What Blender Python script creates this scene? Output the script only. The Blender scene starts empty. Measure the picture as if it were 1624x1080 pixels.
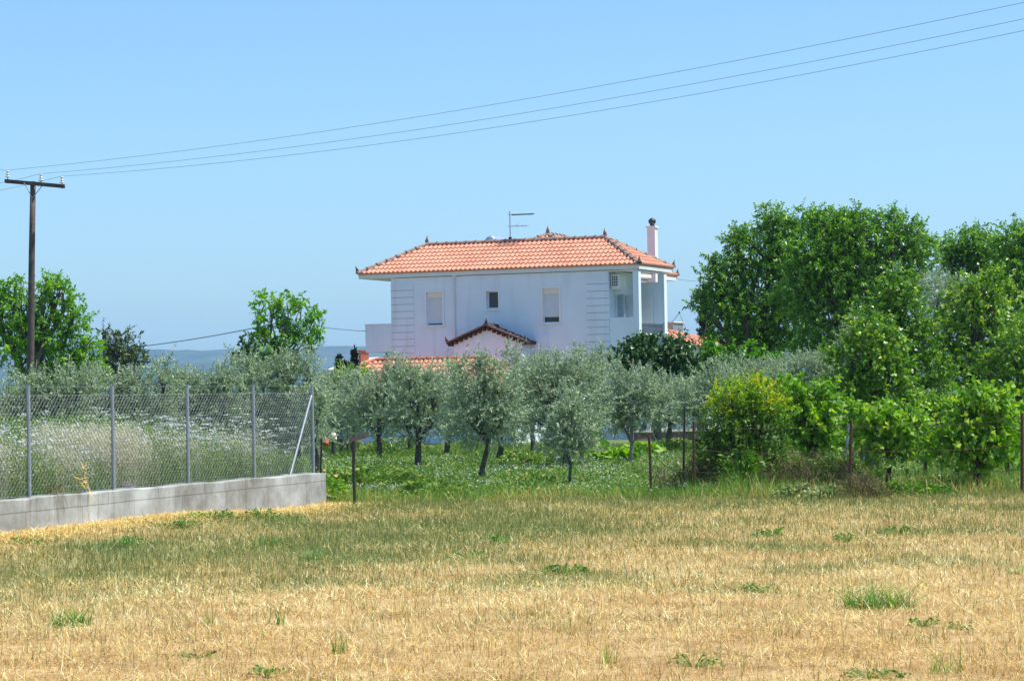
import bpy, bmesh, math, random
import numpy as np
from mathutils import Vector, Matrix, noise as mnoise
R = math.radians
SC = bpy.context.scene
COL = SC.collection
random.seed(7)
rng = np.random.default_rng(11)

# ------------------------------------------------------------------ camera, sky, sun
F = 3785.0; CW, CH = 1624.0, 1080.0
PITCH, ROLL = 1.09, -1.0
cam_d = bpy.data.cameras.new('camera'); cam = bpy.data.objects.new('camera', cam_d); COL.objects.link(cam)
cam_d.sensor_width = 23.6; cam_d.lens = 23.6 * F / CW
cam_d.clip_start = 0.3; cam_d.clip_end = 30000
CM = Matrix.Translation((0, 0, 2.0)) @ Matrix.Rotation(R(90 + PITCH), 4, 'X') @ Matrix.Rotation(R(ROLL), 4, 'Z')
cam.matrix_world = CM
SC.camera = cam
C0 = np.array([0, 0, 2.0]); CR = np.array(CM.to_3x3())

SUN_EL, SUN_AZ = R(63), math.atan2(0.95, -0.05)      # azimuth measured from +Y towards +X
world = bpy.data.worlds.new('World'); SC.world = world; world.use_nodes = True
wn = world.node_tree; wn.nodes.clear()
sky = wn.nodes.new('ShaderNodeTexSky'); sky.sky_type = 'NISHITA'; sky.sun_disc = False
sky.sun_elevation = SUN_EL; sky.sun_rotation = SUN_AZ
sky.altitude = 0; sky.air_density = 1.0; sky.dust_density = 1.0; sky.ozone_density = 3.0
bg = wn.nodes.new('ShaderNodeBackground'); bg.inputs[1].default_value = 0.123
wo = wn.nodes.new('ShaderNodeOutputWorld')
wb = wn.nodes.new('ShaderNodeMix'); wb.data_type = 'RGBA'; wb.blend_type = 'MULTIPLY'; wb.inputs[0].default_value = 1; wb.inputs[7].default_value = (0.67, 0.87, 1.04, 1)   # cool white balance of the sky light
wn.links.new(sky.outputs[0], wb.inputs[6]); wn.links.new(wb.outputs[2], bg.inputs[0]); wn.links.new(bg.outputs[0], wo.inputs[0])
sl = bpy.data.lights.new('sun', 'SUN'); sl.energy = 4.2; sl.angle = R(0.53); sl.color = (1.0, 0.985, 0.89)
so = bpy.data.objects.new('sun', sl); COL.objects.link(so)
sdir = Vector((math.sin(SUN_AZ) * math.cos(SUN_EL), math.cos(SUN_AZ) * math.cos(SUN_EL), math.sin(SUN_EL)))
so.rotation_euler = sdir.to_track_quat('Z', 'Y').to_euler(); so.location = (30, 0, 60)
SC.view_settings.view_transform = 'Standard'; SC.view_settings.look = 'None'
SC.view_settings.exposure = 0.62; SC.view_settings.gamma = 1
SC.render.engine = 'CYCLES'
SC.cycles.max_bounces = 7; SC.cycles.transmission_bounces = 4; SC.cycles.volume_bounces = 2
SC.cycles.transparent_max_bounces = 8

# ------------------------------------------------------------------ placing helpers
def ray(px, py):
    return CR @ np.array([(px - CW / 2) / F, -(py - CH / 2) / F, -1.0])
def at(px, py, Y):
    d = ray(px, py); return C0 + d * (Y / d[1])
def gnd(px, py, z=0.0):
    d = ray(px, py); return C0 + d * ((z - 2.0) / d[2])

# ------------------------------------------------------------------ object helpers
def tag(o, label=None, cat=None, group=None, kind=None):
    if label: o['label'] = label
    if cat: o['category'] = cat
    if group: o['group'] = group
    if kind: o['kind'] = kind
    return o
def empty(name, loc, rz=0.0, label=None, cat=None, group=None, kind=None):
    o = bpy.data.objects.new(name, None); COL.objects.link(o)
    o.location = tuple(loc); o.rotation_euler = (0, 0, rz); o.empty_display_size = 0.2
    return tag(o, label, cat, group, kind)
def link(name, me, mat, parent=None):
    o = bpy.data.objects.new(name, me); COL.objects.link(o)
    if mat: me.materials.append(mat)
    if parent: o.parent = parent
    return o
def quads(name, V, mat, parent=None, tint=None, origin=None, tri=False, smooth=False):
    """V: (n,k,3) array of separate faces (k=3 or 4); optional per-face tint"""
    V = np.asarray(V, dtype=np.float32)
    n, k = V.shape[0], V.shape[1]
    if origin is not None: V = V - np.asarray(origin, dtype=np.float32)
    me = bpy.data.meshes.new(name)
    me.vertices.add(n * k); me.vertices.foreach_set('co', V.reshape(-1))
    me.loops.add(n * k); me.loops.foreach_set('vertex_index', np.arange(n * k, dtype=np.int32))
    me.polygons.add(n); me.polygons.foreach_set('loop_start', np.arange(0, n * k, k, dtype=np.int32))
    me.update(calc_edges=True)
    if tint is not None:
        a = me.attributes.new('tint', 'FLOAT', 'FACE'); a.data.foreach_set('value', np.asarray(tint, dtype=np.float32))
    o = link(name, me, mat, parent)
    return o

class MB:
    def __init__(s): s.bm = bmesh.new()
    def box(s, x0, x1, y0, y1, z0, z1):
        xs, ys, zs = sorted((x0, x1)), sorted((y0, y1)), sorted((z0, z1))
        v = [s.bm.verts.new((x, y, z)) for x in xs for y in ys for z in zs]
        for f in ((0, 1, 3, 2), (4, 6, 7, 5), (0, 4, 5, 1), (2, 3, 7, 6), (0, 2, 6, 4), (1, 5, 7, 3)):
            s.bm.faces.new([v[i] for i in f])
        return s
    def face(s, pts):
        return s.bm.faces.new([s.bm.verts.new(tuple(p)) for p in pts])
    def tube(s, pts, rad, n=8, cap=True):
        pts = [Vector(p) for p in pts]
        if not hasattr(rad, '__len__'): rad = [rad] * len(pts)
        rings = []
        ref = Vector((0.31, 0.17, 0.93)).normalized()
        for i, p in enumerate(pts):
            d = (pts[min(i + 1, len(pts) - 1)] - pts[max(i - 1, 0)])
            if d.length < 1e-9: d = Vector((0, 0, 1))
            d.normalize()
            r_ = ref if abs(d.dot(ref)) < 0.95 else Vector((1, 0, 0))
            a = d.cross(r_).normalized(); b = d.cross(a)
            rings.append([s.bm.verts.new(p + (a * math.cos(2 * math.pi * k / n) + b * math.sin(2 * math.pi * k / n)) * rad[i]) for k in range(n)])
        for i in range(len(rings) - 1):
            for k in range(n):
                s.bm.faces.new((rings[i][k], rings[i][(k + 1) % n], rings[i + 1][(k + 1) % n], rings[i + 1][k]))
        if cap and n > 2:
            s.bm.faces.new(rings[0][::-1]); s.bm.faces.new(rings[-1])
        return s
    def lathe(s, c, prof, n=16, axis='Z'):
        rings = []
        for r_, h in prof:
            ring = []
            for k in range(n):
                a = 2 * math.pi * k / n
                if axis == 'Z': p = (c[0] + r_ * math.cos(a), c[1] + r_ * math.sin(a), c[2] + h)
                elif axis == 'Y': p = (c[0] + r_ * math.cos(a), c[1] + h, c[2] + r_ * math.sin(a))
                else: p = (c[0] + h, c[1] + r_ * math.cos(a), c[2] + r_ * math.sin(a))
                ring.append(s.bm.verts.new(p))
            rings.append(ring)
        for i in range(len(rings) - 1):
            for k in range(n):
                s.bm.faces.new((rings[i][k], rings[i][(k + 1) % n], rings[i + 1][(k + 1) % n], rings[i + 1][k]))
        if prof[0][0] > 1e-4: s.bm.faces.new(rings[0][::-1])
        if prof[-1][0] > 1e-4: s.bm.faces.new(rings[-1])
        return s
    def build(s, name, mat, parent=None, smooth=False, bevel=0):
        if bevel:
            bmesh.ops.bevel(s.bm, geom=list(s.bm.edges), offset=bevel, segments=1, affect='EDGES')
        bmesh.ops.recalc_face_normals(s.bm, faces=s.bm.faces)
        me = bpy.data.meshes.new(name); s.bm.to_mesh(me); s.bm.free()
        if smooth:
            me.polygons.foreach_set('use_smooth', [True] * len(me.polygons))
        return link(name, me, mat, parent)

# ------------------------------------------------------------------ materials
MATS = {}
def newmat(name):
    m = bpy.data.materials.new(name); m.use_nodes = True
    nt = m.node_tree; nt.nodes.clear()
    out = nt.nodes.new('ShaderNodeOutputMaterial'); b = nt.nodes.new('ShaderNodeBsdfPrincipled')
    nt.links.new(b.outputs[0], out.inputs[0]); MATS[name] = m
    return m, nt, b, out
def ramp(nt, src, stops):
    r_ = nt.nodes.new('ShaderNodeValToRGB'); e = r_.color_ramp.elements
    e[0].position = stops[0][0]; e[0].color = (*stops[0][1], 1)
    e[1].position = stops[-1][0]; e[1].color = (*stops[-1][1], 1)
    for p, c in stops[1:-1]:
        x = e.new(p); x.color = (*c, 1)
    nt.links.new(src, r_.inputs[0]); return r_
def simple(name, col, rough=0.6, metal=0.0, var=0.12, scale=8.0, bump=0.0, spec=0.5):
    m, nt, b, out = newmat(name)
    tc = nt.nodes.new('ShaderNodeTexCoord'); no = nt.nodes.new('ShaderNodeTexNoise')
    no.inputs['Scale'].default_value = scale; no.inputs['Detail'].default_value = 5
    nt.links.new(tc.outputs['Object'], no.inputs[0])
    lo = tuple(c * (1 - var) for c in col); hi = tuple(min(1, c * (1 + var)) for c in col)
    r_ = ramp(nt, no.outputs[0], [(0.3, lo), (0.7, hi)])
    nt.links.new(r_.outputs[0], b.inputs['Base Color'])
    b.inputs['Roughness'].default_value = rough; b.inputs['Metallic'].default_value = metal
    b.inputs['Specular IOR Level'].default_value = spec
    if bump:
        bp = nt.nodes.new('ShaderNodeBump'); bp.inputs['Strength'].default_value = bump; bp.inputs['Distance'].default_value = 0.02
        nt.links.new(no.outputs[0], bp.inputs['Height']); nt.links.new(bp.outputs[0], b.inputs['Normal'])
    return m
def leafmat(name, stops, trans=0.3, rough=0.45, back=None, spec=0.4, tcol=1.3):
    m, nt, b, out = newmat(name)
    at_ = nt.nodes.new('ShaderNodeAttribute'); at_.attribute_name = 'tint'
    r_ = ramp(nt, at_.outputs['Fac'], stops)
    col = r_.outputs[0]
    if back:
        g = nt.nodes.new('ShaderNodeNewGeometry'); mx = nt.nodes.new('ShaderNodeMix'); mx.data_type = 'RGBA'
        nt.links.new(g.outputs['Backfacing'], mx.inputs[0]); nt.links.new(col, mx.inputs[6]); mx.inputs[7].default_value = (*back, 1)
        col = mx.outputs[2]
    nt.links.new(col, b.inputs['Base Color']); b.inputs['Roughness'].default_value = rough
    b.inputs['Specular IOR Level'].default_value = spec
    if trans:
        t = nt.nodes.new('ShaderNodeBsdfTranslucent'); ms = nt.nodes.new('ShaderNodeMixShader'); ms.inputs[0].default_value = trans
        hs = nt.nodes.new('ShaderNodeHueSaturation'); hs.inputs['Value'].default_value = tcol; hs.inputs['Saturation'].default_value = 1.15
        nt.links.new(col, hs.inputs['Color']); nt.links.new(hs.outputs[0], t.inputs[0])
        nt.links.new(b.outputs[0], ms.inputs[1]); nt.links.new(t.outputs[0], ms.inputs[2]); nt.links.new(ms.outputs[0], out.inputs[0])
    return m

M_PLASTER = simple('white_plaster', (0.735, 0.825, 0.92), 0.85, var=0.035, scale=1.3, bump=0.05, spec=0.2)
M_PLASTER2 = simple('cream_plaster', (0.78, 0.77, 0.74), 0.85, var=0.04, scale=1.3, spec=0.2)
M_PINK = simple('pale_pink_plaster', (0.74, 0.73, 0.73), 0.85, var=0.05, scale=3, spec=0.2)
M_FASCIA = simple('eave_paint', (0.72, 0.72, 0.70), 0.7, var=0.05, scale=2)
M_GROOVE = simple('groove_mortar', (0.40, 0.41, 0.43), 0.9, var=0.1)
M_SHUT = simple('roller_shutter', (0.66, 0.70, 0.76), 0.5, var=0.03)
M_GLASS = simple('dark_glass', (0.02, 0.025, 0.03), 0.08, var=0.1)
M_FRAME = simple('white_frame', (0.80, 0.80, 0.80), 0.4, var=0.02)
M_SHGREY = simple('grey_blue_shutter', (0.46, 0.54, 0.58), 0.5, var=0.06)
M_RIDGE = simple('weathered_ridge_tile', (0.30, 0.20, 0.165), 0.85, var=0.35, scale=9, bump=0.3)
M_MORTAR = simple('dark_mortar', (0.16, 0.11, 0.09), 0.9, var=0.4, scale=12)
M_SHADETILE = simple('shade_toned_clay_tile', (0.085, 0.042, 0.035), 0.85, var=0.45, scale=14)  # clay tile darkened in its colour to carry the shade of the gable verge
M_RAIL = simple('railing_iron', (0.10, 0.13, 0.17), 0.5, var=0.1)
M_STEEL = simple('galvanised_steel', (0.30, 0.33, 0.36), 0.5, metal=0.35, var=0.15, scale=20)
M_WIREMESH = simple('galvanised_wire', (0.34, 0.365, 0.38), 0.5, metal=0.3, var=0.1)
M_RUST = simple('rusty_iron', (0.105, 0.055, 0.035), 0.85, metal=0.1, var=0.5, scale=25)
M_DARKIRON = simple('dark_iron', (0.05, 0.045, 0.045), 0.7, metal=0.2, var=0.4, scale=25)
M_POLE = simple('tarred_pole_wood', (0.085, 0.065, 0.055), 0.85, var=0.4, scale=6, bump=0.4)
M_CABLE = simple('power_cable', (0.11, 0.15, 0.2), 0.6, var=0.05)
M_PORC = simple('white_porcelain', (0.8, 0.8, 0.8), 0.15, var=0.02)
M_DARKMET = simple('black_metal', (0.03, 0.035, 0.045), 0.45, var=0.2)
M_TANK = simple('grey_blue_tank', (0.33, 0.42, 0.52), 0.4, metal=0.3, var=0.08)
M_BRICK = simple('red_brick', (0.50, 0.15, 0.08), 0.85, var=0.25, scale=20)
M_BLUE = simple('blue_paint', (0.03, 0.07, 0.28), 0.5, var=0.2)
M_GREYROOF = simple('grey_roof_sheet', (0.33, 0.38, 0.40), 0.6, var=0.15)
M_TERRA = simple('terracotta', (0.48, 0.13, 0.07), 0.8, var=0.2, scale=15)
M_CLOTH = simple('offwhite_cloth', (0.66, 0.62, 0.50), 0.9, var=0.15, scale=18, bump=0.4)
M_STONEW = simple('low_wall_stone', (0.17, 0.115, 0.095), 0.9, var=0.4, scale=7)
M_COPING = simple('pale_coping', (0.66, 0.56, 0.45), 0.8, var=0.15)
M_PLASTICBOX = simple('grey_plastic', (0.55, 0.57, 0.58), 0.5, var=0.05)
M_OLBARK = simple('olive_bark', (0.085, 0.068, 0.055), 0.9, var=0.45, scale=14, bump=0.6)
M_PALEBARK = simple('pale_bark', (0.26, 0.22, 0.18), 0.9, var=0.35, scale=14, bump=0.5)
M_BARK = simple('grey_bark', (0.11, 0.09, 0.075), 0.9, var=0.4, scale=10, bump=0.6)
M_VINEB = simple('vine_bark', (0.07, 0.042, 0.032), 0.95, var=0.5, scale=20, bump=0.6)
M_ROCK = simple('grey_rock', (0.16, 0.13, 0.125), 0.9, var=0.4, scale=9, bump=0.5)

L_OLIVE = leafmat('olive_leaves', [(0, (0.118, 0.174, 0.077)), (0.5, (0.282, 0.386, 0.172)), (0.85, (0.451, 0.573, 0.271)), (1, (0.745, 0.843, 0.446))], 0.15, 0.55, back=(0.37, 0.43, 0.31), spec=0.35)
L_WALNUT = leafmat('walnut_leaves', [(0, (0.06, 0.138, 0.016)), (0.5, (0.125, 0.29, 0.028)), (0.85, (0.247, 0.453, 0.039)), (1, (0.392, 0.629, 0.055))], 0.3, 0.4, spec=0.5)
L_BRIGHT = leafmat('bright_leaves', [(0, (0.066, 0.181, 0.02)), (0.5, (0.14, 0.345, 0.029)), (0.85, (0.299, 0.526, 0.046)), (1, (0.486, 0.69, 0.065))], 0.38, 0.45)
L_APR = leafmat('fruit_tree_leaves', [(0, (0.054, 0.134, 0.019)), (0.5, (0.129, 0.285, 0.031)), (0.85, (0.31, 0.47, 0.05)), (1, (0.536, 0.633, 0.086))], 0.3, 0.4, spec=0.55)
L_VINE = leafmat('vine_leaves', [(0, (0.068, 0.162, 0.02)), (0.5, (0.153, 0.332, 0.029)), (0.85, (0.322, 0.508, 0.043)), (1, (0.508, 0.606, 0.072))], 0.38, 0.5)
L_POM = leafmat('pomegranate_leaves', [(0, (0.057, 0.13, 0.02)), (0.5, (0.161, 0.312, 0.03)), (0.78, (0.391, 0.546, 0.03)), (0.97, (0.713, 0.689, 0.03)), (1, (0.713, 0.468, 0.03))], 0.35, 0.5)
L_FIG = leafmat('fig_leaves', [(0, (0.026, 0.072, 0.02)), (0.5, (0.05, 0.126, 0.03)), (0.85, (0.126, 0.226, 0.066)), (1, (0.252, 0.342, 0.116))], 0.15, 0.35, spec=0.6)
L_DARK = leafmat('dark_leaves', [(0, (0.033, 0.059, 0.026)), (0.5, (0.074, 0.118, 0.043)), (0.85, (0.147, 0.206, 0.067)), (1, (0.273, 0.294, 0.101))], 0.1, 0.5)
L_CYP = leafmat('cypress_needles', [(0, (0.012, 0.02, 0.012)), (0.6, (0.028, 0.045, 0.02)), (1, (0.07, 0.085, 0.04))], 0.05, 0.7)
L_STRAW = leafmat('straw', [(0, (0.432, 0.22, 0.057)), (0.25, (0.67, 0.408, 0.104)), (0.55, (0.82, 0.594, 0.193)), (0.8, (0.917, 0.759, 0.321)), (1, (0.971, 0.924, 0.531))], 0.12, 0.6, spec=0.3, tcol=1.0)
L_GRASS = leafmat('green_grass', [(0, (0.06, 0.102, 0.03)), (0.5, (0.12, 0.198, 0.054)), (0.8, (0.216, 0.288, 0.09)), (1, (0.384, 0.384, 0.156))], 0.3, 0.55, spec=0.3)
L_GREYG = leafmat('grey_green_grass', [(0, (0.108, 0.14, 0.04)), (0.5, (0.224, 0.257, 0.076)), (0.8, (0.36, 0.352, 0.108)), (1, (0.607, 0.498, 0.154))], 0.25, 0.6, spec=0.3)
L_MEADOW = leafmat('meadow_leaves', [(0, (0.061, 0.127, 0.023)), (0.5, (0.141, 0.261, 0.044)), (0.8, (0.246, 0.366, 0.068)), (0.95, (0.454, 0.464, 0.114)), (1, (0.756, 0.509, 0.182))], 0.3, 0.55, spec=0.3)
L_WEED = leafmat('weed_stems', [(0, (0.09, 0.168, 0.025)), (0.5, (0.219, 0.35, 0.055)), (0.8, (0.386, 0.481, 0.101)), (1, (0.67, 0.613, 0.168))], 0.3, 0.55, spec=0.3)
L_TUFT = leafmat('tuft_blades', [(0, (0.045, 0.143, 0.026)), (0.6, (0.12, 0.299, 0.046)), (1, (0.299, 0.508, 0.078))], 0.3, 0.45)
L_PETAL = leafmat('white_petals', [(0, (0.62, 0.64, 0.58)), (1, (0.85, 0.86, 0.84))], 0.25, 0.7, spec=0.2, tcol=1.0)
L_OAT = leafmat('oat_straw', [(0, (0.533, 0.46, 0.265)), (0.5, (0.737, 0.69, 0.47)), (1, (0.854, 0.84, 0.686))], 0.25, 0.6, spec=0.3, tcol=1.0)
L_DRY = leafmat('dry_brush', [(0, (0.051, 0.039, 0.019)), (0.5, (0.129, 0.105, 0.047)), (0.85, (0.239, 0.199, 0.085)), (1, (0.386, 0.365, 0.162))], 0.1, 0.8, spec=0.2)

def tilemat():
    m, nt, b, out = newmat('terracotta_roof_tile')
    tc = nt.nodes.new('ShaderNodeTexCoord')
    vo = nt.nodes.new('ShaderNodeTexVoronoi'); vo.inputs['Scale'].default_value = 4.2
    no = nt.nodes.new('ShaderNodeTexNoise'); no.inputs['Scale'].default_value = 22; no.inputs['Detail'].default_value = 6
    n2 = nt.nodes.new('ShaderNodeTexNoise'); n2.inputs['Scale'].default_value = 0.9; n2.inputs['Detail'].default_value = 4
    for n in (vo, no, n2): nt.links.new(tc.outputs['Object'], n.inputs[0])
    a = nt.nodes.new('ShaderNodeMath'); a.operation = 'MULTIPLY_ADD'; a.inputs[1].default_value = 0.30
    sp = nt.nodes.new('ShaderNodeSeparateColor'); nt.links.new(vo.outputs['Color'], sp.inputs[0])
    nt.links.new(sp.outputs[0], a.inputs[0])
    b2 = nt.nodes.new('ShaderNodeMath'); b2.operation = 'MULTIPLY_ADD'; b2.inputs[1].default_value = 0.35
    nt.links.new(no.outputs[0], b2.inputs[0]); nt.links.new(n2.outputs[0], b2.inputs[2])
    nt.links.new(b2.outputs[0], a.inputs[2])
    r_ = ramp(nt, a.outputs[0], [(0.35, (0.42, 0.165, 0.10)), (0.65, (0.55, 0.245, 0.158)), (1.0, (0.62, 0.30, 0.20))])
    nt.links.new(r_.outputs[0], b.inputs['Base Color']); b.inputs['Roughness'].default_value = 0.8
    b.inputs['Specular IOR Level'].default_value = 0.25
    return m
M_TILE = tilemat()

def plaster_stains(m):
    nt = m.node_tree; b = [n for n in nt.nodes if n.type == 'BSDF_PRINCIPLED'][0]; src = b.inputs['Base Color'].links[0].from_socket
    tc = nt.nodes.new('ShaderNodeTexCoord'); mp = nt.nodes.new('ShaderNodeMapping'); mp.inputs['Scale'].default_value = (3.5, 3.5, 0.25)
    n = nt.nodes.new('ShaderNodeTexNoise'); n.inputs['Scale'].default_value = 1.0; n.inputs['Detail'].default_value = 6
    nt.links.new(tc.outputs['Object'], mp.inputs[0]); nt.links.new(mp.outputs[0], n.inputs[0])
    r_ = ramp(nt, n.outputs[0], [(0.30, (0.90, 0.895, 0.88)), (0.48, (1, 1, 1)), (1.0, (1, 1, 1))])
    x = nt.nodes.new('ShaderNodeMix'); x.data_type = 'RGBA'; x.blend_type = 'MULTIPLY'; x.inputs[0].default_value = 1
    nt.links.new(src, x.inputs[6]); nt.links.new(r_.outputs[0], x.inputs[7]); nt.links.new(x.outputs[2], b.inputs['Base Color'])
plaster_stains(M_PLASTER)
def concretemat():
    m, nt, b, out = newmat('board_marked_concrete')
    tc = nt.nodes.new('ShaderNodeTexCoord')
    n1 = nt.nodes.new('ShaderNodeTexNoise'); n1.inputs['Scale'].default_value = 1.1; n1.inputs['Detail'].default_value = 9; n1.inputs['Roughness'].default_value = 0.65
    n2 = nt.nodes.new('ShaderNodeTexNoise'); n2.inputs['Scale'].default_value = 45; n2.inputs['Detail'].default_value = 4
    mp = nt.nodes.new('ShaderNodeMapping'); mp.inputs['Scale'].default_value = (7, 7, 0.35)
    n3 = nt.nodes.new('ShaderNodeTexNoise'); n3.inputs['Scale'].default_value = 1.0; n3.inputs['Detail'].default_value = 6
    nt.links.new(tc.outputs['Object'], n1.inputs[0]); nt.links.new(tc.outputs['Object'], n2.inputs[0])
    nt.links.new(tc.outputs['Object'], mp.inputs[0]); nt.links.new(mp.outputs[0], n3.inputs[0])
    r1 = ramp(nt, n1.outputs[0], [(0.34, (0.22, 0.21, 0.185)), (0.5, (0.37, 0.37, 0.345)), (0.66, (0.55, 0.56, 0.54))])
    r3 = ramp(nt, n3.outputs[0], [(0.30, (0.66, 0.60, 0.52)), (0.43, (1, 1, 1)), (1.0, (1.0, 1.0, 1.0))])
    r2 = ramp(nt, n2.outputs[0], [(0.3, (0.86, 0.86, 0.86)), (0.7, (1.0, 1.0, 1.0))])
    # panel joints of the formwork
    mp2 = nt.nodes.new('ShaderNodeMapping'); mp2.inputs['Rotation'].default_value = (R(90), 0, 0)
    mp2.inputs['Location'].default_value = (0.3, 0.0, 0)
    br = nt.nodes.new('ShaderNodeTexBrick'); br.inputs['Color1'].default_value = (1, 1, 1, 1); br.inputs['Color2'].default_value = (0.93, 0.93, 0.93, 1)
    br.inputs['Mortar'].default_value = (0.60, 0.57, 0.53, 1); br.inputs['Scale'].default_value = 1.0
    br.inputs['Mortar Size'].default_value = 0.008; br.inputs['Brick Width'].default_value = 1.45; br.inputs['Row Height'].default_value = 0.43
    nz = nt.nodes.new('ShaderNodeMix'); nz.data_type = 'VECTOR'; nz.inputs[0].default_value = 0.03
    nt.links.new(tc.outputs['Object'], nz.inputs[4]); nt.links.new(n1.outputs['Color'], nz.inputs[5])
    nt.links.new(nz.outputs[1], mp2.inputs[0]); nt.links.new(mp2.outputs[0], br.inputs[0])
    def mul(a, c):
        x = nt.nodes.new('ShaderNodeMix'); x.data_type = 'RGBA'; x.blend_type = 'MULTIPLY'; x.inputs[0].default_value = 1
        nt.links.new(a, x.inputs[6]); nt.links.new(c, x.inputs[7]); return x.outputs[2]
    c = mul(mul(mul(r1.outputs[0], r3.outputs[0]), r2.outputs[0]), br.outputs[0])
    nt.links.new(c, b.inputs['Base Color']); b.inputs['Roughness'].default_value = 0.9; b.inputs['Specular IOR Level'].default_value = 0.2
    bp = nt.nodes.new('ShaderNodeBump'); bp.inputs['Strength'].default_value = 0.5; bp.inputs['Distance'].default_value = 0.02
    nt.links.new(n1.outputs[0], bp.inputs['Height']); nt.links.new(bp.outputs[0], b.inputs['Normal'])
    return m
M_CONC = concretemat()

def groundmat():
    m, nt, b, out = newmat('field_soil')
    at_ = nt.nodes.new('ShaderNodeAttribute'); at_.attribute_name = 'kind_mix'
    tc = nt.nodes.new('ShaderNodeTexCoord')
    n1 = nt.nodes.new('ShaderNodeTexNoise'); n1.inputs['Scale'].default_value = 1.2; n1.inputs['Detail'].default_value = 10; n1.inputs['Roughness'].default_value = 0.7
    n2 = nt.nodes.new('ShaderNodeTexNoise'); n2.inputs['Scale'].default_value = 14; n2.inputs['Detail'].default_value = 8; n2.inputs['Roughness'].default_value = 0.7
    for n in (n1, n2): nt.links.new(tc.outputs['Object'], n.inputs[0])
    a = nt.nodes.new('ShaderNodeMath'); a.operation = 'ADD'; nt.links.new(n1.outputs[0], a.inputs[0]); nt.links.new(n2.outputs[0], a.inputs[1])
    h = nt.nodes.new('ShaderNodeMath'); h.operation = 'MULTIPLY'; h.inputs[1].default_value = 0.5; nt.links.new(a.outputs[0], h.inputs[0])
    dry = ramp(nt, h.outputs[0], [(0.36, (0.22, 0.13, 0.06)), (0.5, (0.42, 0.27, 0.12)), (0.64, (0.62, 0.45, 0.23))])
    grn = ramp(nt, h.outputs[0], [(0.36, (0.07, 0.10, 0.035)), (0.5, (0.13, 0.18, 0.06)), (0.64, (0.27, 0.24, 0.14))])
    mx = nt.nodes.new('ShaderNodeMix'); mx.data_type = 'RGBA'
    nt.links.new(at_.outputs['Fac'], mx.inputs[0]); nt.links.new(dry.outputs[0], mx.inputs[6]); nt.links.new(grn.outputs[0], mx.inputs[7])
    nt.links.new(mx.outputs[2], b.inputs['Base Color']); b.inputs['Roughness'].default_value = 0.95; b.inputs['Specular IOR Level'].default_value = 0.1
    bp = nt.nodes.new('ShaderNodeBump'); bp.inputs['Strength'].default_value = 0.6; bp.inputs['Distance'].default_value = 0.05
    nt.links.new(n2.outputs[0], bp.inputs['Height']); nt.links.new(bp.outputs[0], b.inputs['Normal'])
    return m
M_GROUND = groundmat()
def hillmat():
    m, nt, b, out = newmat('wooded_hill')
    tc = nt.nodes.new('ShaderNodeTexCoord'); n1 = nt.nodes.new('ShaderNodeTexNoise'); n1.inputs['Scale'].default_value = 0.006; n1.inputs['Detail'].default_value = 10; n1.inputs['Roughness'].default_value = 0.7
    nt.links.new(tc.outputs['Object'], n1.inputs[0])
    r_ = ramp(nt, n1.outputs[0], [(0.4, (0.02, 0.035, 0.018)), (0.6, (0.07, 0.085, 0.045))])
    nt.links.new(r_.outputs[0], b.inputs['Base Color']); b.inputs['Roughness'].default_value = 1; b.inputs['Specular IOR Level'].default_value = 0.0
    return m
M_HILL = hillmat()

# ------------------------------------------------------------------ ground
def sst(a, b, x):
    t = np.clip((np.asarray(x, float) - a) / (b - a), 0, 1); return t * t * (3 - 2 * t)
_ph = rng.uniform(0, 6.28, (8, 3)); _dr = rng.normal(size=(8, 2))
def wob(x, y, s=1.0, k=0):
    v = 0
    for i in range(6):
        d = _dr[(i + k) % 8] / np.linalg.norm(_dr[(i + k) % 8]); f = s * (0.6 + 0.45 * i)
        v = v + np.sin((x * d[0] + y * d[1]) * f + _ph[(i + k) % 8, 0] + 1.3 * np.sin((x * d[1] - y * d[0]) * f * 0.7 + _ph[(i + k) % 8, 1]))
    return v / 6
# fence and wall line
FA = np.array([-6.56, 32.3]); FB = np.array([-3.445, 41.0])
FD = (FB - FA) / np.linalg.norm(FB - FA); FL = np.linalg.norm(FB - FA); FN = np.array([FD[1], -FD[0]])   # FN points to the field
def fcoord(X, Y):
    dx, dy = X - FA[0], Y - FA[1]
    return dx * FD[0] + dy * FD[1], dx * FN[0] + dy * FN[1]
def gz(X, Y):
    X = np.asarray(X, float); Y = np.asarray(Y, float)
    t, s = fcoord(X, Y)
    z = 0.16 * sst(0.5, 6, 8.5 - t) * sst(3.5, 0.2, s) * sst(-12, -6, t)
    z = z + 0.025 * wob(X, Y, 0.5) * sst(120, 60, Y)
    return z
def field_edge(X): return 41.2 + 0.5 * np.sin(X * 0.9 + 1) + 0.4 * np.sin(X * 2.3) + 0.25 * np.sin(X * 5.9 + 2)
def greenness(X, Y):
    t, s = fcoord(X, Y)
    edge = sst(-1.2, 0.6, Y - field_edge(X))
    ctr = 33.0 + 1.15 * X
    band = 0.92 * np.exp(-((Y - ctr) / 5.0) ** 2) * sst(3.5, -1.5, X)
    band = band * (0.72 + 0.55 * wob(X, Y, 1.6, 3)) * sst(0.9, 2.0, s)
    right = 0.55 * sst(0.0, 0.6, wob(X, Y, 0.9, 5)) * sst(18, 26, Y) + 0.34 * sst(22, 36, Y) * (0.75 + 0.5 * wob(X, Y, 1.7, 1))
    fr = 0.45 * sst(4, 0.5, field_edge(X) - Y) * sst(-4, -1, X)
    strip = sst(1.2, 0.2, s) * sst(10.5, 9.5, t) 
    g = np.maximum(np.clip(band * 0.9 + right + fr, 0, 1), edge)
    return g * (1 - 0.9 * strip)
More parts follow.
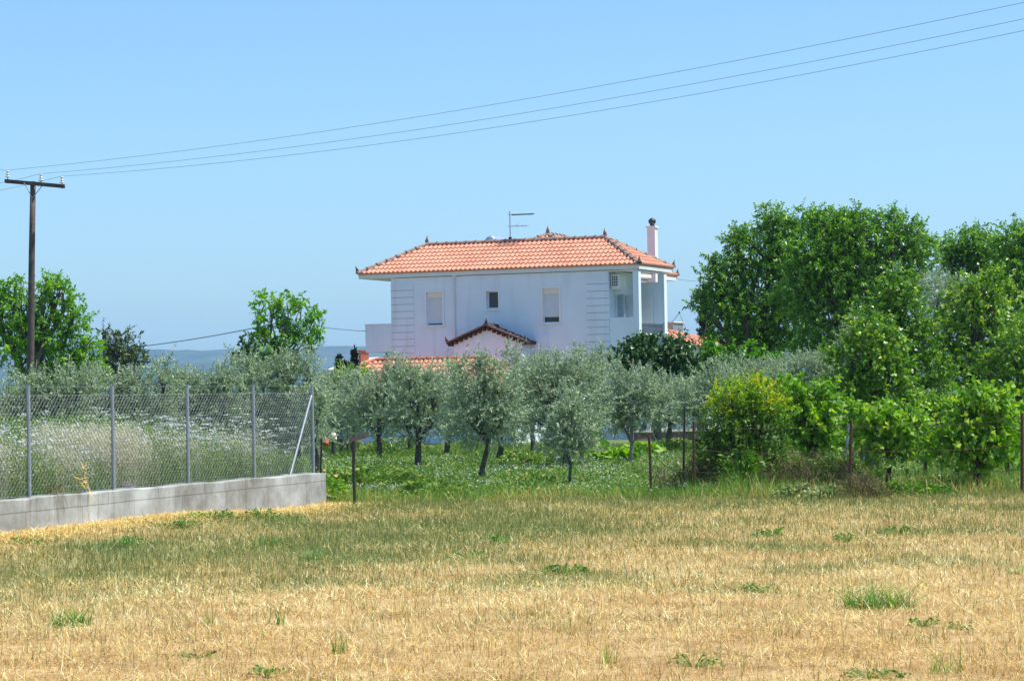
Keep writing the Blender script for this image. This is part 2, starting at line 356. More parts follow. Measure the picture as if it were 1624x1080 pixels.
def build_ground():
    xs = np.concatenate([[-9000, -4000, -1500, -500, -200, -100, -60, -40, -28], np.arange(-20, 20.01, 0.4), [28, 40, 60, 100, 200, 500, 1500, 4000, 9000]])
    ys = np.concatenate([[-2400, -400, -100, -30, -8, 0, 5, 9], np.arange(12, 90.01, 0.4), [95, 105, 120, 150, 200, 300, 500, 1000, 2500, 5000, 8800]])
    X, Y = np.meshgrid(xs, ys, indexing='ij'); Z = gz(X, Y) * (np.abs(X) < 25) * (Y > 8) * (Y < 95)
    n, m = X.shape
    me = bpy.data.meshes.new('field_ground')
    co = np.stack([X, Y, Z], -1).reshape(-1, 3).astype(np.float32)
    i, j = np.meshgrid(np.arange(n - 1), np.arange(m - 1), indexing='ij')
    a = (i * m + j).reshape(-1); fc = np.stack([a, a + m, a + m + 1, a + 1], -1).astype(np.int32)
    me.vertices.add(len(co)); me.vertices.foreach_set('co', co.reshape(-1))
    me.loops.add(fc.size); me.loops.foreach_set('vertex_index', fc.reshape(-1))
    me.polygons.add(len(fc)); me.polygons.foreach_set('loop_start', np.arange(0, fc.size, 4, dtype=np.int32))
    me.update(calc_edges=True)
    at_ = me.attributes.new('kind_mix', 'FLOAT', 'POINT'); at_.data.foreach_set('value', greenness(X, Y).reshape(-1).astype(np.float32))
    me.polygons.foreach_set('use_smooth', [True] * len(fc))
    return tag(link('ground', me, M_GROUND), kind='structure', label='dry yellow stubble field turning to green orchard ground')
build_ground()

def hills(name, y0, y1, hfun, label):
    xs = np.linspace(-5200, 5200, 330); ys = np.linspace(y0, y1, 26)
    X, Y = np.meshgrid(xs, ys, indexing='ij')
    prof = np.sin(np.pi * np.clip((Y - y0) / (y1 - y0), 0, 1)) ** 0.7
    Z = hfun(X) * prof + 5.0 * wob(X, Y, 0.010) * prof + 2.5 * wob(X, Y, 0.045, 2) * prof - 3
    n, m = X.shape; me = bpy.data.meshes.new(name)
    co = np.stack([X, Y, Z], -1).reshape(-1, 3).astype(np.float32)
    i, j = np.meshgrid(np.arange(n - 1), np.arange(m - 1), indexing='ij')
    a = (i * m + j).reshape(-1); fc = np.stack([a, a + m, a + m + 1, a + 1], -1).astype(np.int32)
    me.vertices.add(len(co)); me.vertices.foreach_set('co', co.reshape(-1))
    me.loops.add(fc.size); me.loops.foreach_set('vertex_index', fc.reshape(-1))
    me.polygons.add(len(fc)); me.polygons.foreach_set('loop_start', np.arange(0, fc.size, 4, dtype=np.int32))
    me.update(calc_edges=True); me.polygons.foreach_set('use_smooth', [True] * len(fc))
    return tag(link(name, me, M_HILL), kind='structure', label=label)
# x at 7200 m: px -> (px-812)/3785*7200
hx = np.array([-5200, -2500, -1545, -1290, -1090, -930, -800, -640, -560, -450, -330, 200, 900, 2000, 5200]) * 1.0
hz = np.array([110, 120, 136, 137, 128, 122, 124, 118, 127, 129, 122, 105, 120, 105, 110]) * 1.0
hills('hills', 6400, 8000, lambda X: np.interp(X, hx, hz) * 1.03 + 2, 'blue wooded hills along the horizon')
hx2 = np.array([-5200, -2000, -1000, -560, -470, -380, -250, 400, 5200]) * 1.0
hz2 = np.array([60, 72, 66, 66, 58, 46, 40, 45, 50]) * 1.0
hills('near_hills', 4600, 5800, lambda X: np.interp(X, hx2, hz2), 'lower darker blue ridge in front of the hills')

# ------------------------------------------------------------------ house
HC = at(1012.8, 418.5, 86.0)
TH = R(22)
HU = np.array([math.cos(TH), -math.sin(TH), 0]); HV = np.array([math.sin(TH), math.cos(TH), 0])
HO = np.array([HC[0], HC[1], 0.0])
ZE = float(HC[2])                                    # top of the fascia
def hpx(px, py, axis, val):
    """house-local point where the view line through a pixel meets the plane axis=val"""
    d = ray(px, py); c = C0 - HO
    cl = np.array([c @ HU, c @ HV, c[2]]); dl = np.array([d @ HU, d @ HV, d[2]])
    k = {'x': 0, 'y': 1, 'z': 2}[axis]
    return cl + dl * ((val - cl[k]) / dl[k])
YF = 0.08
def fx(px, py=480, y=YF): return float(hpx(px, py, 'y', y)[0])
def fzz(px, py, y=YF): return float(hpx(px, py, 'y', y)[2])

house = empty('house', HO, -TH, 'white two storey house with orange hipped tile roof behind the olive trees', 'house')

TP, TR = 0.184, 0.31          # tile pitch, row length
def slope(mb, P0, P1, up, rise_len, clips=(), tp=TP, tr=TR, amp=0.028, lip=0.028):
    """tiled slope: eave from P0 to P1, 'up' unit vector up the slope, length rise_len; clips = [(point, normal)] keep the side normal points away from"""
    P0 = Vector(P0); P1 = Vector(P1); up = Vector(up).normalized(); U = (P1 - P0); L = U.length; U.normalize()
    N = U.cross(up); N = N if N.z > 0 else -N
    nc = int(L / tp + 0.999) * 8; nr = int(math.ceil(rise_len / tr))
    bm = bmesh.new(); rows = []
    for r_ in range(nr):
        for e in (0, 1):
            t = min((r_ + e) * tr, rise_len) - (0.03 if (r_ == 0 and e == 0) else 0)
            row = []
            for c in range(nc + 1):
                s_ = min(c * tp / 8, L); ph = (c % 8) / 8.0
                w = math.cos(2 * math.pi * ph)
                prof = amp * (w if w > 0 else w * 0.7) 
                off = lip * (1 - e) + prof + 0.03
                # upper tiles sit over the lower ones: the crown of each lower tile sinks a little under
                if w > 0: off += 0.012 * (1 - e)
                row.append(bm.verts.new(P0 + U * s_ + up * t + N * off))
            rows.append(row)
    for a in range(len(rows) - 1):
        for c in range(nc):
            bm.faces.new((rows[a][c], rows[a][c + 1], rows[a + 1][c + 1], rows[a + 1][c]))
    # eave front edge going down
    low = [bm.verts.new(v.co - N * 0.02 - N * (v.co - P0).dot(N)) for v in rows[0]]
    for c in range(nc): bm.faces.new((low[c], low[c + 1], rows[0][c + 1], rows[0][c]))
    for (cp, cn) in clips:
        bmesh.ops.bisect_plane(bm, geom=list(bm.verts) + list(bm.edges) + list(bm.faces), plane_co=Vector(cp), plane_no=Vector(cn), clear_outer=True)
    me = bpy.data.meshes.new('t'); bm.to_mesh(me); bm.free(); mb.bm.from_mesh(me); bpy.data.meshes.remove(me)

def hip_roof(x0, x1, y0, y1, z, rise, hx0=None, hx1=None, ridge_axis='x', faces='fblr', under=True):
    """hipped roof on rectangle; returns (mb tiles, corners, ridge ends)"""
    mb = MB()
    if ridge_axis == 'x':
        ym = (y0 + y1) / 2; h = (y1 - y0) / 2
        a = Vector((x0 + (hx0 or h), ym, z + rise)); b = Vector((x1 - (hx1 or h), ym, z + rise))
    else:
        xm = (x0 + x1) / 2; h = (x1 - x0) / 2
        a = Vector((xm, y0 + (hx0 or h), z + rise)); b = Vector((xm, y1 - (hx1 or h), z + rise))
    c = [Vector((x0, y0, z)), Vector((x1, y0, z)), Vector((x1, y1, z)), Vector((x0, y1, z))]
    cen = (c[0] + c[2]) / 2
    def hipclip(corner, top, keep):
        d = (top - corner); n = Vector((-d.y, d.x, 0)).normalized()
        if (keep - corner).dot(n) > 0: n = -n
        return (corner, n)
    if ridge_axis == 'x':
        sides = {'f': (c[0], c[1], a, b), 'b': (c[2], c[3], b, a), 'l': (c[3], c[0], a, a), 'r': (c[1], c[2], b, b)}
    else:
        sides = {'f': (c[0], c[1], a, a), 'b': (c[2], c[3], b, b), 'l': (c[3], c[0], b, a), 'r': (c[1], c[2], a, b)}
    for k in faces:
        p0, p1, t0, t1 = sides[k]
        e = (p1 - p0).normalized(); v = t0 - p0; up = v - e * v.dot(e)
        mid = (p0 + p1) / 2
        slope(mb, p0, p1, up, up.length, [hipclip(p0, t0, mid), hipclip(p1, t1, mid)])
    if under:
        for k in 'fblr':
            p0, p1, t0, t1 = sides[k]
            pts = [p0, p1, t1] + ([t0] if (t0 - t1).length > 1e-6 else [])
            mb.face(pts)
    return mb, c, (a, b)

def ridge_run(mb_t, mb_m, p, q, rad=0.082, seg=0.40):
    """half-round ridge tiles, each tapered, with dark mortar collars"""
    p = Vector(p); q = Vector(q); d = q - p; L = d.length; d.normalize(); n = max(1, round(L / seg)); s = L / n
    side = d.cross(Vector((0, 0, 1))).normalized(); upv = side.cross(d)
    if upv.z < 0: upv = -upv
    for i in range(n):
        rings = []
        for (tt, rr) in ((i * s - 0.03, rad * 1.12), (i * s + s, rad * 0.9)):
            ring = []
            for k in range(9):
                a = math.pi * (k / 8) * 1.15 - 0.075 * math.pi
                ring.append(mb_t.bm.verts.new(p + d * tt + side * (math.cos(a) * rr * 1.15) + upv * (math.sin(a) * rr + 0.035)))
            rings.append(ring)
        for k in range(8): mb_t.bm.faces.new((rings[0][k], rings[0][k + 1], rings[1][k + 1], rings[1][k]))
        mb_t.bm.faces.new(rings[0]); mb_t.bm.faces.new(rings[1][::-1])
        # collar
        pts = []
        for tt in (i * s - 0.05, i * s - 0.012):
            ring = [mb_t.bm.verts.new(p + d * tt + side * (math.cos(a) * rad * 1.42) + upv * (math.sin(a) * rad * 1.25 + 0.035)) for a in [math.pi * k / 8 for k in range(9)]]
            pts.append(ring)
        fs_ = [mb_t.bm.faces.new((pts[0][k], pts[0][k + 1], pts[1][k + 1], pts[1][k])) for k in range(8)]
        fs_ += [mb_t.bm.faces.new(pts[0]), mb_t.bm.faces.new(pts[1][::-1])]
        for f_ in fs_: f_.material_index = 1
def finial(p, parent, h=0.34, lean=(0, 0), mat=None, yaw=0.0):
    """palmette tile end: a flat pointed leaf with a base block"""
    mb = MB(); p = Vector(p)
    prof = [(a_ * h / 0.40, z_ * h / 0.36) for a_, z_ in ((-0.09, 0), (-0.10, 0.08), (-0.06, 0.17), (-0.02, 0.26), (0, 0.36), (0.025, 0.26), (0.07, 0.17), (0.11, 0.08), (0.10, 0))]
    ca, sa = math.cos(yaw), math.sin(yaw)
    def P(a, z, t): 
        x = a + lean[0] * z; y = t + lean[1] * z
        return p + Vector((x * ca - y * sa, x * sa + y * ca, z))
    f = [mb.bm.verts.new(P(a, z, -0.035)) for a, z in prof]; g = [mb.bm.verts.new(P(a, z, 0.035)) for a, z in prof]
    mb.bm.faces.new(f); mb.bm.faces.new(g[::-1])
    for i in range(len(prof)):
        j = (i + 1) % len(prof); mb.bm.faces.new((f[i], g[i], g[j], f[j]))
    return mb.build('finial', mat or M_RIDGE, parent)

LH = 11.19; WD = 3.94; RISE = 1.10
xWL = fx(620.8); xQ = fx(656.5); xR = fx(965.5); xQR = fx(929.5); xC1 = fx(1004.3); XE = -0.04
print('house', HO, ZE, 'xWL', xWL, 'xR', xR, 'xC1', xC1)
ZT = ZE - 0.10
# ---- main roof
mb, c, (ra, rb) = hip_roof(-LH, 0, 0, WD, ZE, RISE)
roof = mb.build('roof', M_TILE, house)
rt, rm = MB(), MB()
ridge_run(rt, rm, rb, ra)
for cc, tt in ((c[0], ra), (c[1], rb), (c[2], rb), (c[3], ra)): ridge_run(rt, rm, cc, tt)
rt.build('ridge_tiles', M_RIDGE, roof).data.materials.append(M_MORTAR)
UPZ = Vector((0, 0, 0.12))
for p, ln in ((ra, (0.1, 0)), (rb, (-0.1, 0))): finial(Vector(p) + UPZ, roof, 0.26, ln)
finial(c[0] + Vector((0, 0, 0.05)), roof, 0.26, (-0.45, 0), M_SHADETILE); finial(c[1] + Vector((0, 0, 0.05)), roof, 0.26, (0.2, 0)); finial(c[2] + Vector((0, 0, 0.05)), roof, 0.26, (0.3, 0))
# ---- rear roof
bx0, bx1, by0, by1 = -9.0, -2.1, 1.9, 10.9
mb, c2, (sa_, sb_) = hip_roof(bx0, bx1, by0, by1, ZE + 0.02, 1.50, ridge_axis='y')
roof2 = mb.build('roof', M_TILE, house); roof2['label'] = 'rear part of the roof rising behind the front ridge'
rt, rm = MB(), MB()
ridge_run(rt, rm, sa_, sb_)
for cc, tt in ((c2[0], sa_), (c2[1], sa_), (c2[2], sb_), (c2[3], sb_)): ridge_run(rt, rm, cc + (tt - cc) * (0.45 if cc.y < 3 else 0), tt)
rt.build('ridge_tiles', M_RIDGE, roof2).data.materials.append(M_MORTAR)
finial(Vector(sa_) + UPZ, roof2, 0.26); finial(c2[2] + Vector((0, 0, 0.05)), roof2, 0.26, (0.2, 0)) 
# ---- fascia and soffits (set below the tiles)
mb = MB()
def eaveband(x0, x1, y0, y1, zt, hgt=0.17, th=0.06):
    mb.box(x0, x1, y0, y0 + th, zt - hgt, zt); mb.box(x0, x1, y1 - th, y1, zt - hgt, zt)
    mb.box(x0, x0 + th, y0 + th, y1 - th, zt - hgt, zt); mb.box(x1 - th, x1, y0 + th, y1 - th, zt - hgt, zt)
    mb.box(x0 + th, x1 - th, y0 + th, y1 - th, zt - hgt + 0.01, zt - hgt + 0.06)
eaveband(-LH, 0, 0, WD, ZE - 0.01)
mb.build('fascia', M_FASCIA, house)
mb = MB(); eaveband(bx0, bx1, WD + 0.02, by1, ZE - 0.01); mb.build('fascia', M_FASCIA, house)
ZW = ZE - 0.20                                       # top of walls

def wall_holes(mb, axis, c0, c1, a0, a1, z0, z1, holes):
    """wall slab between planes c0,c1 (normal axis), along the other axis a0..a1, with rectangular holes (a,b,z,w)"""
    As = sorted(set([a0, a1] + [h[i] for h in holes for i in (0, 1)])); Zs = sorted(set([z0, z1] + [h[i] for h in holes for i in (2, 3)]))
    for i in range(len(As) - 1):
        zrun = None
        for j in range(len(Zs) - 1):
            am, zm = (As[i] + As[i + 1]) / 2, (Zs[j] + Zs[j + 1]) / 2
            if any(h[0] < am < h[1] and h[2] < zm < h[3] for h in holes): continue
            if axis == 'y': mb.box(As[i], As[i + 1], c0, c1, Zs[j], Zs[j + 1])
            else: mb.box(c0, c1, As[i], As[i + 1], Zs[j], Zs[j + 1])
W1 = (fx(676.2), fx(701.6), fzz(689, 515.2), fzz(689, 464))
W2 = (fx(771.5), fx(790.2), fzz(781, 490), fzz(781, 462.3))
W3 = (fx(860.8), fx(886.6), fzz(873, 510.8), fzz(873, 457.5))
FLZ = 3.18
mb = MB()
wall_holes(mb, 'y', YF, YF + 0.28, xWL, xR, 0, ZW, [W1, W2, W3])
mb.box(xWL, xWL + 0.25, YF + 0.28, 3.3, 0, ZW)       # left wall
mb.box(xWL + 0.25, xR - 0.25, 3.05, 3.3, 0, ZW)      # rear of the front rooms
mb.box(xR - 0.25, xR, YF + 0.28, 0.95, 0, ZW); mb.box(xR - 0.25, xR, 2.0, 3.3, 0, ZW)
mb.box(xR - 0.25, xR, 0.95, 2.0, 0, FLZ + 0.72); mb.box(xR - 0.25, xR, 0.95, 2.0, FLZ + 2.1, ZW)
mb.box(xR, -0.05, 3.02, 3.28, 0, ZW - 0.35)          # loggia rear wall
mb.box(xR, -0.06, YF + 0.002, YF + 0.22, 0, FLZ)     # ground floor wall under the loggia
mb.box(-0.30, -0.06, YF + 0.22, 3.02, 0, FLZ)
mb.box(xR + 0.002, -0.062, YF + 0.22, 3.018, FLZ - 0.2, FLZ)     # loggia floor
# rear wing
mb.box(-8.5, -2.75, 3.32, 10.3, 0, ZW)
mb.build('wall', M_PLASTER, house)
# parapet
zPar = fzz(985, 503.3)
MB().box(xR + 0.003, xC1 - 0.003, YF + 0.004, YF + 0.2, FLZ + 0.003, zPar).build('parapet', M_PLASTER, house)
MB().box(xR + 0.003, -0.05, YF + 0.006, YF + 0.2, fzz(985, 430.5), ZW - 0.003).build('beam', M_PLASTER2, house)
MB().box(-0.27, -0.052, YF + 0.205, 3.3, fzz(985, 430.5), ZW - 0.003).build('beam', M_PLASTER2, house)
MB().box(xC1, -0.045, YF - 0.004, YF + 0.27, FLZ, fzz(985, 430.5) - 0.003, ).build('column', M_PLASTER, house)
MB().box(-0.29, -0.045, 3.0, 3.32, FLZ - 0.05, fzz(985, 430.5) - 0.003).build('column', M_PLASTER, house)
# balcony box on the left side
bxl = fx(578.6); zb0, zb1 = fzz(600, 558.8), fzz(600, 515.2)
mb = MB(); mb.box(bxl, xWL - 0.003, YF + 0.003, YF + 0.13, zb0, zb1); mb.box(bxl, bxl + 0.13, YF + 0.13, 3.3, zb0, zb1); mb.box(bxl + 0.13, xWL - 0.003, 3.17, 3.3, zb0, zb1)
mb.box(bxl + 0.13, xWL - 0.003, YF + 0.13, 3.17, zb0, zb0 + 0.16)
balc = mb.build('balcony', M_PLASTER, house)
MB().box(bxl - 0.02, xWL - 0.004, YF - 0.02, YF + 0.15, zb1, zb1 + 0.035).build('coping', M_FASCIA, balc)
MB().tube([(bxl + 0.35, 1.2, 0), (bxl + 0.35, 1.2, zb0)], 0.04).build('post', M_STEEL, balc)
# quoins
for (xa, xb) in ((xWL - 0.012, xQ), (xQR, xR + 0.012)):
    mb = MB(); z = ZW - 0.22; stp = 0.262
    mb.box(xa, xb, YF - 0.014, YF - 0.001, z, ZW - 0.02) if False else None
    while z > 0.3:
        mb.box(xa, xb, YF - 0.022, YF - 0.001, z - stp + 0.022, z); z -= stp
    q = mb.build('quoin', M_PLASTER, house)
    MB().box(xa + 0.01, xb - 0.01, YF - 0.0075, YF - 0.0005, 0.3, ZW - 0.22).build('joint', M_GROOVE, q)
# windows
def roller_window(W, slat_to, label):
    x0, x1, z0, z1 = W
    mb = MB(); t = 0.075
    mb.box(x0 - t, x0 - 0.002, YF - 0.03, YF - 0.001, z0 - 0.04, z1 + t); mb.box(x1 + 0.002, x1 + t, YF - 0.03, YF - 0.001, z0 - 0.04, z1 + t); mb.box(x0 - 0.002, x1 + 0.002, YF - 0.03, YF - 0.001, z1 + 0.002, z1 + t)
    fr = mb.build('window', M_FRAME, house); fr['label'] = label
    MB().box(x0 - 0.13, x1 + 0.13, YF - 0.06, YF + 0.05, z0 - 0.085, z0 - 0.04).build('sill', M_FRAME, fr)
    MB().box(x0, x1, YF + 0.06, YF + 0.2, z1 - 0.19, z1).build('shutter_box', M_PLASTER2, fr)
    mb = MB(); z = z1 - 0.19; k = 0.055
    while z - k > slat_to:
        mb.box(x0 + 0.03, x1 - 0.03, YF + 0.10, YF + 0.115, z - k + 0.006, z); mb.box(x0 + 0.03, x1 - 0.03, YF + 0.106, YF + 0.113, z - k, z - k + 0.006); z -= k
    mb.box(x0 + 0.03, x1 - 0.03, YF + 0.095, YF + 0.12, z - 0.03, z)
    mb.build('shutter', M_SHUT, fr)
    MB().box(x0, x0 + 0.03, YF + 0.09, YF + 0.13, z0, z1 - 0.19).build('guide', M_FRAME, fr); MB().box(x1 - 0.03, x1, YF + 0.09, YF + 0.13, z0, z1 - 0.19).build('guide', M_FRAME, fr)
    MB().box(x0 + 0.001, x1 - 0.001, YF + 0.15, YF + 0.16, z0 + 0.001, z1 - 0.19).build('pane', M_GLASS, fr)
roller_window(W1, W1[2] + 0.07, 'left window with its roller shutter almost closed')
roller_window(W3, W3[2] + 0.17, 'right window with its roller shutter raised a hand above the sill')
x0, x1, z0, z1 = W2; mb = MB(); t = 0.05
mb.box(x0 - t, x0 - 0.002, YF - 0.02, YF - 0.001, z0 - t, z1 + t); mb.box(x1 + 0.002, x1 + t, YF - 0.02, YF - 0.001, z0 - t, z1 + t); mb.box(x0, x1, YF - 0.02, YF - 0.001, z1 + 0.002, z1 + t)
w = mb.build('window', M_FRAME, house); w['label'] = 'small square dark window in the middle'
MB().box(x0 - 0.11, x1 + 0.11, YF - 0.05, YF + 0.04, z0 - 0.07, z0 - 0.03).build('sill', M_FRAME, w)
MB().box(x0, x1, YF + 0.17, YF + 0.18, z0, z1).build('pane', M_GLASS, w)
mb = MB(); mb.box(x0, x0 + 0.05, YF + 0.14, YF + 0.168, z0, z1); mb.box(x1 - 0.03, x1, YF + 0.14, YF + 0.168, z0, z1); mb.box(x0 + 0.05, x1 - 0.03, YF + 0.14, YF + 0.168, z1 - 0.03, z1); mb.box(x0 + 0.05, x1 - 0.03, YF + 0.14, YF + 0.168, z0, z0 + 0.05)
mb.build('frame', M_FRAME, w)
# loggia window with open shutters on the side wall
zs0, zs1 = FLZ + 0.72, FLZ + 2.1
w = MB().box(xR - 0.16, xR - 0.14, 0.95, 2.0, zs0, zs1).build('window', M_GLASS, house); w['label'] = 'shuttered window inside the corner balcony'
mb = MB(); mb.box(xR - 0.13, xR + 0.03, 0.88, 0.95, zs0 - 0.05, zs1 + 0.07); mb.box(xR - 0.13, xR + 0.03, 2.0, 2.07, zs0 - 0.05, zs1 + 0.07); mb.box(xR - 0.13, xR + 0.03, 0.95, 2.0, zs1, zs1 + 0.07); mb.box(xR - 0.13, xR + 0.06, 0.95, 2.0, zs0 - 0.05, zs0)
mb.build('frame', M_FRAME, w)
def shutter_leaf(hx_, hy_, ang, wdt):
    ca, sa = math.cos(ang), math.sin(ang); mb = MB()
    def bx(a0, a1, b0, b1, z0_, z1_):
        v = [mb.bm.verts.new((hx_ + a * ca - b * sa, hy_ + a * sa + b * ca, z)) for a in (a0, a1) for b in (b0, b1) for z in (z0_, z1_)]
        for f in ((0, 1, 3, 2), (4, 6, 7, 5), (0, 4, 5, 1), (2, 3, 7, 6), (0, 2, 6, 4), (1, 5, 7, 3)): mb.bm.faces.new([v[i] for i in f])
    bx(0, 0.05, -0.02, 0.02, zs0, zs1); bx(wdt - 0.05, wdt, -0.02, 0.02, zs0, zs1); bx(0.05, wdt - 0.05, -0.02, 0.02, zs1 - 0.06, zs1); bx(0.05, wdt - 0.05, -0.02, 0.02, zs0, zs0 + 0.06)
    z = zs0 + 0.07
    while z < zs1 - 0.08: bx(0.05, wdt - 0.05, -0.012, 0.012, z, z + 0.038); z += 0.05
    mb.build('shutter', M_SHGREY, w)
shutter_leaf(xR + 0.05, 0.92, R(-40), 0.5); shutter_leaf(xR + 0.05, 2.03, R(28), 0.52)
for zz in (zs0 + 0.2, zs1 - 0.25):
    MB().tube([(xR + 0.07, 2.05, zz), (xR + 0.5, 2.28, zz)], 0.018, 5).build('hinge', M_DARKMET, w)
# door on the rear wall of the loggia
mb = MB(); dx = -1.35
mb.box(dx, dx + 0.07, 2.97, 3.018, FLZ, FLZ + 2.1); mb.box(dx + 0.8, dx + 0.87, 2.97, 3.018, FLZ, FLZ + 2.1); mb.box(dx + 0.07, dx + 0.8, 2.97, 3.018, FLZ + 2.03, FLZ + 2.1)
mb.box(dx + 0.07, dx + 0.8, 2.99, 3.015, FLZ, FLZ + 2.03)
MB_d = mb.build('door', M_FRAME, house)
# railing of the balcony side
mb = MB(); ry0, ry1 = YF + 0.28, 2.99; zr = FLZ + 0.98
mb.box(-0.16, -0.10, ry0, ry1, zr, zr + 0.05); mb.box(-0.15, -0.11, ry0, ry1, FLZ + 0.08, FLZ + 0.12); mb.box(-0.145, -0.115, ry0, ry1, zr - 0.16, zr - 0.13)
y = ry0 + 0.06
while y < ry1: mb.box(-0.142, -0.118, y, y + 0.024, FLZ + 0.12, zr); y += 0.115
rail = mb.build('railing', M_RAIL, house)
y = ry0 + 0.3
while y < ry1 - 0.1:
    mo = MB(); mo.lathe((-0.13, y, zr - 0.42), [(0.0, -0.13), (0.045, -0.06), (0.06, 0), (0.045, 0.06), (0, 0.13)], 8); y += 0.46; mo.build('ornament', M_FASCIA, rail)
# downpipe
xd = fx(721.5); zg = fzz(721.5, 537)
mb = MB(); mb.tube([(xd, YF - 0.05, ZW + 0.02), (xd, YF - 0.05, zg)], 0.03, 8)
for z in (ZW - 0.3, ZW - 1.2, ZW - 2.1): mb.box(xd - 0.045, xd + 0.045, YF - 0.075, YF - 0.001, z, z + 0.03)
mb.box(xd - 0.05, xd + 0.1, YF - 0.09, YF - 0.001, ZW - 0.03, ZW + 0.03)
mb.build('downpipe', M_FASCIA, house)
# ---- gable annex in front of the facade
YG = YF - 0.95
gx0, gx1 = fx(720, 548, YG), fx(828, 548, YG); gxm = (gx0 + gx1) / 2 
zga, zgl = fzz(775.5, 520, YG), fzz(720, 545, YG)
mb = MB()
fr_ = [(gx0, YG, 0), (gx1, YG, 0), (gx1, YG, zgl), (gxm, YG, zga), (gx0, YG, zgl)]
a = [mb.bm.verts.new(p) for p in fr_]; b_ = [mb.bm.verts.new((p[0], YF - 0.003, p[2])) for p in fr_]
mb.bm.faces.new(a); mb.bm.faces.new(b_[::-1])
for i in range(5): mb.bm.faces.new((a[i], b_[i], b_[(i + 1) % 5], a[(i + 1) % 5]))
annex = mb.build('annex', M_PLASTER, house)
sl_ = (zga - zgl) / (gxm - gx0)
ro = MB(); ov = 0.16
eL = Vector((gx0 - ov, YF - 0.03, zgl - ov * sl_)); eLf = Vector((gx0 - ov, YG - 0.12, zgl - ov * sl_))
eR = Vector((gx1 + ov, YF - 0.03, zgl - ov * sl_)); eRf = Vector((gx1 + ov, YG - 0.12, zgl - ov * sl_)); top = Vector((gxm, YG - 0.12, zga))
upL = Vector((top.x - eL.x, 0, top.z - eL.z)); upR = Vector((top.x - eR.x, 0, top.z - eR.z))
slope(ro, eL, eLf, upL, upL.length); slope(ro, eRf, eR, upR, upR.length)
groof = ro.build('roof', M_SHADETILE, house); groof['label'] = 'small tiled gable roof on the annex, coloured dark as in shade'
rt, rm = MB(), MB(); u2 = Vector((0, 0, 0.05))
ridge_run(rt, rm, eLf + u2, top + u2, 0.075, 0.3); ridge_run(rt, rm, eRf + u2, top + u2, 0.075, 0.3); ridge_run(rt, rm, top + u2, Vector((gxm, YF - 0.03, zga)) + u2, 0.08, 0.35)
# scalloped tile ends hanging under the verge
for (e0, t0) in ((eLf, top), (eRf, top)):
    d = t0 - e0; n = int(d.length / 0.2)
    for i in range(n):
        p = e0 + d * ((i + 0.5) / n) + Vector((0, -0.0, -0.02)); rt.tube([p + Vector((0, -0.03, 0)), p + Vector((0, 0.35, 0))], 0.06, 8)
rt.build('ridge_tiles', M_SHADETILE, groof).data.materials.append(M_MORTAR)
finial(top + Vector((0, 0, 0.1)), groof, 0.26, mat=M_SHADETILE); finial(eLf + Vector((0, 0, 0.04)), groof, 0.30, (-0.5, 0), M_SHADETILE); finial(eRf + Vector((0, 0, 0.06)), groof, 0.26, (0.1, 0), M_SHADETILE)
MB().box(fx(846), fx(846) + 0.55, YF - 0.03, YF - 0.001, 3.2, fzz(846, 531)).build('panel', M_PLASTER, house)
# ---- lower wing with its own hipped roof
yl = YF - 2.4; hp = hpx(777, 565, 'y', yl); zlr = float(hp[2]) - 0.08; xlr = float(hp[0])
hw = 2.15
lx0, lx1, ly0, ly1 = -11.6, xlr + hw, yl - hw, yl + hw
mb, c3, (la, lb) = hip_roof(lx0, lx1, ly0, ly1 , zlr - 0.56 * hw, 0.56 * hw)
lroof = mb.build('roof', M_TILE, house); lroof['label'] = 'low orange tiled roof partly behind the olive crowns'
rt, rm = MB(), MB(); ridge_run(rt, rm, lb, la)
for cc, tt in ((c3[0], la), (c3[1], lb)): ridge_run(rt, rm, cc, tt)
rt.build('ridge_tiles', M_TERRA, lroof).data.materials.append(M_MORTAR)
mb = MB(); mb.box(lx0 + 0.5, lx1 - 0.5, ly0 + 0.5, ly0 + 0.75, 0, zlr - 0.56 * hw - 0.02); mb.box(lx0 + 0.5, lx0 + 0.75, ly0 + 0.75, YF - 0.01, 0, zlr - 0.56 * hw - 0.02); mb.box(lx1 - 0.75, lx1 - 0.5, ly0 + 0.75, YG - 0.01, 0, zlr - 0.56 * hw - 0.02)
mb.build('wall', M_PLASTER, house)
dpx = hpx(577, 680, 'y', ly0 + 0.5)[0]
dl = lx0 + 0.55
mb = MB(); mb.box(dl, dl + 1.0, ly0 + 0.44, ly0 + 0.497, 0, 1.35); dd = mb.build('door', M_BLUE, house); dd['label'] = 'dark blue door in the low wing'
MB().box(dl + 0.85, dl + 0.9, ly0 + 0.40, ly0 + 0.44, 0.7, 0.78).build('handle', M_STEEL, dd)
# ---- right low wing seen above the fig tree
pr = hpx(1124, 549, 'y', 4.0); rz_ = float(pr[2])
rx1 = float(pr[0]) 
mb, c4, (rra, rrb) = hip_roof(rx1 - 5.2, rx1, 4.0, 8.6, rz_, 0.62)
r4 = mb.build('roof', M_TILE, house); r4['label'] = 'low orange tiled roof on the right side of the house'
MB().box(rx1 - 4.9, rx1 - 0.4, 4.4, 8.2, 0, rz_ - 0.02).build('wall', M_PLASTER, house)
rt, rm = MB(), MB(); ridge_run(rt, rm, rrb, rra)
for cc, tt in ((c4[0], rra), (c4[1], rrb), (c4[2], rrb)): ridge_run(rt, rm, cc, tt, 0.06)
rt.build('ridge_tiles', M_TILE, r4).data.materials.append(M_MORTAR)
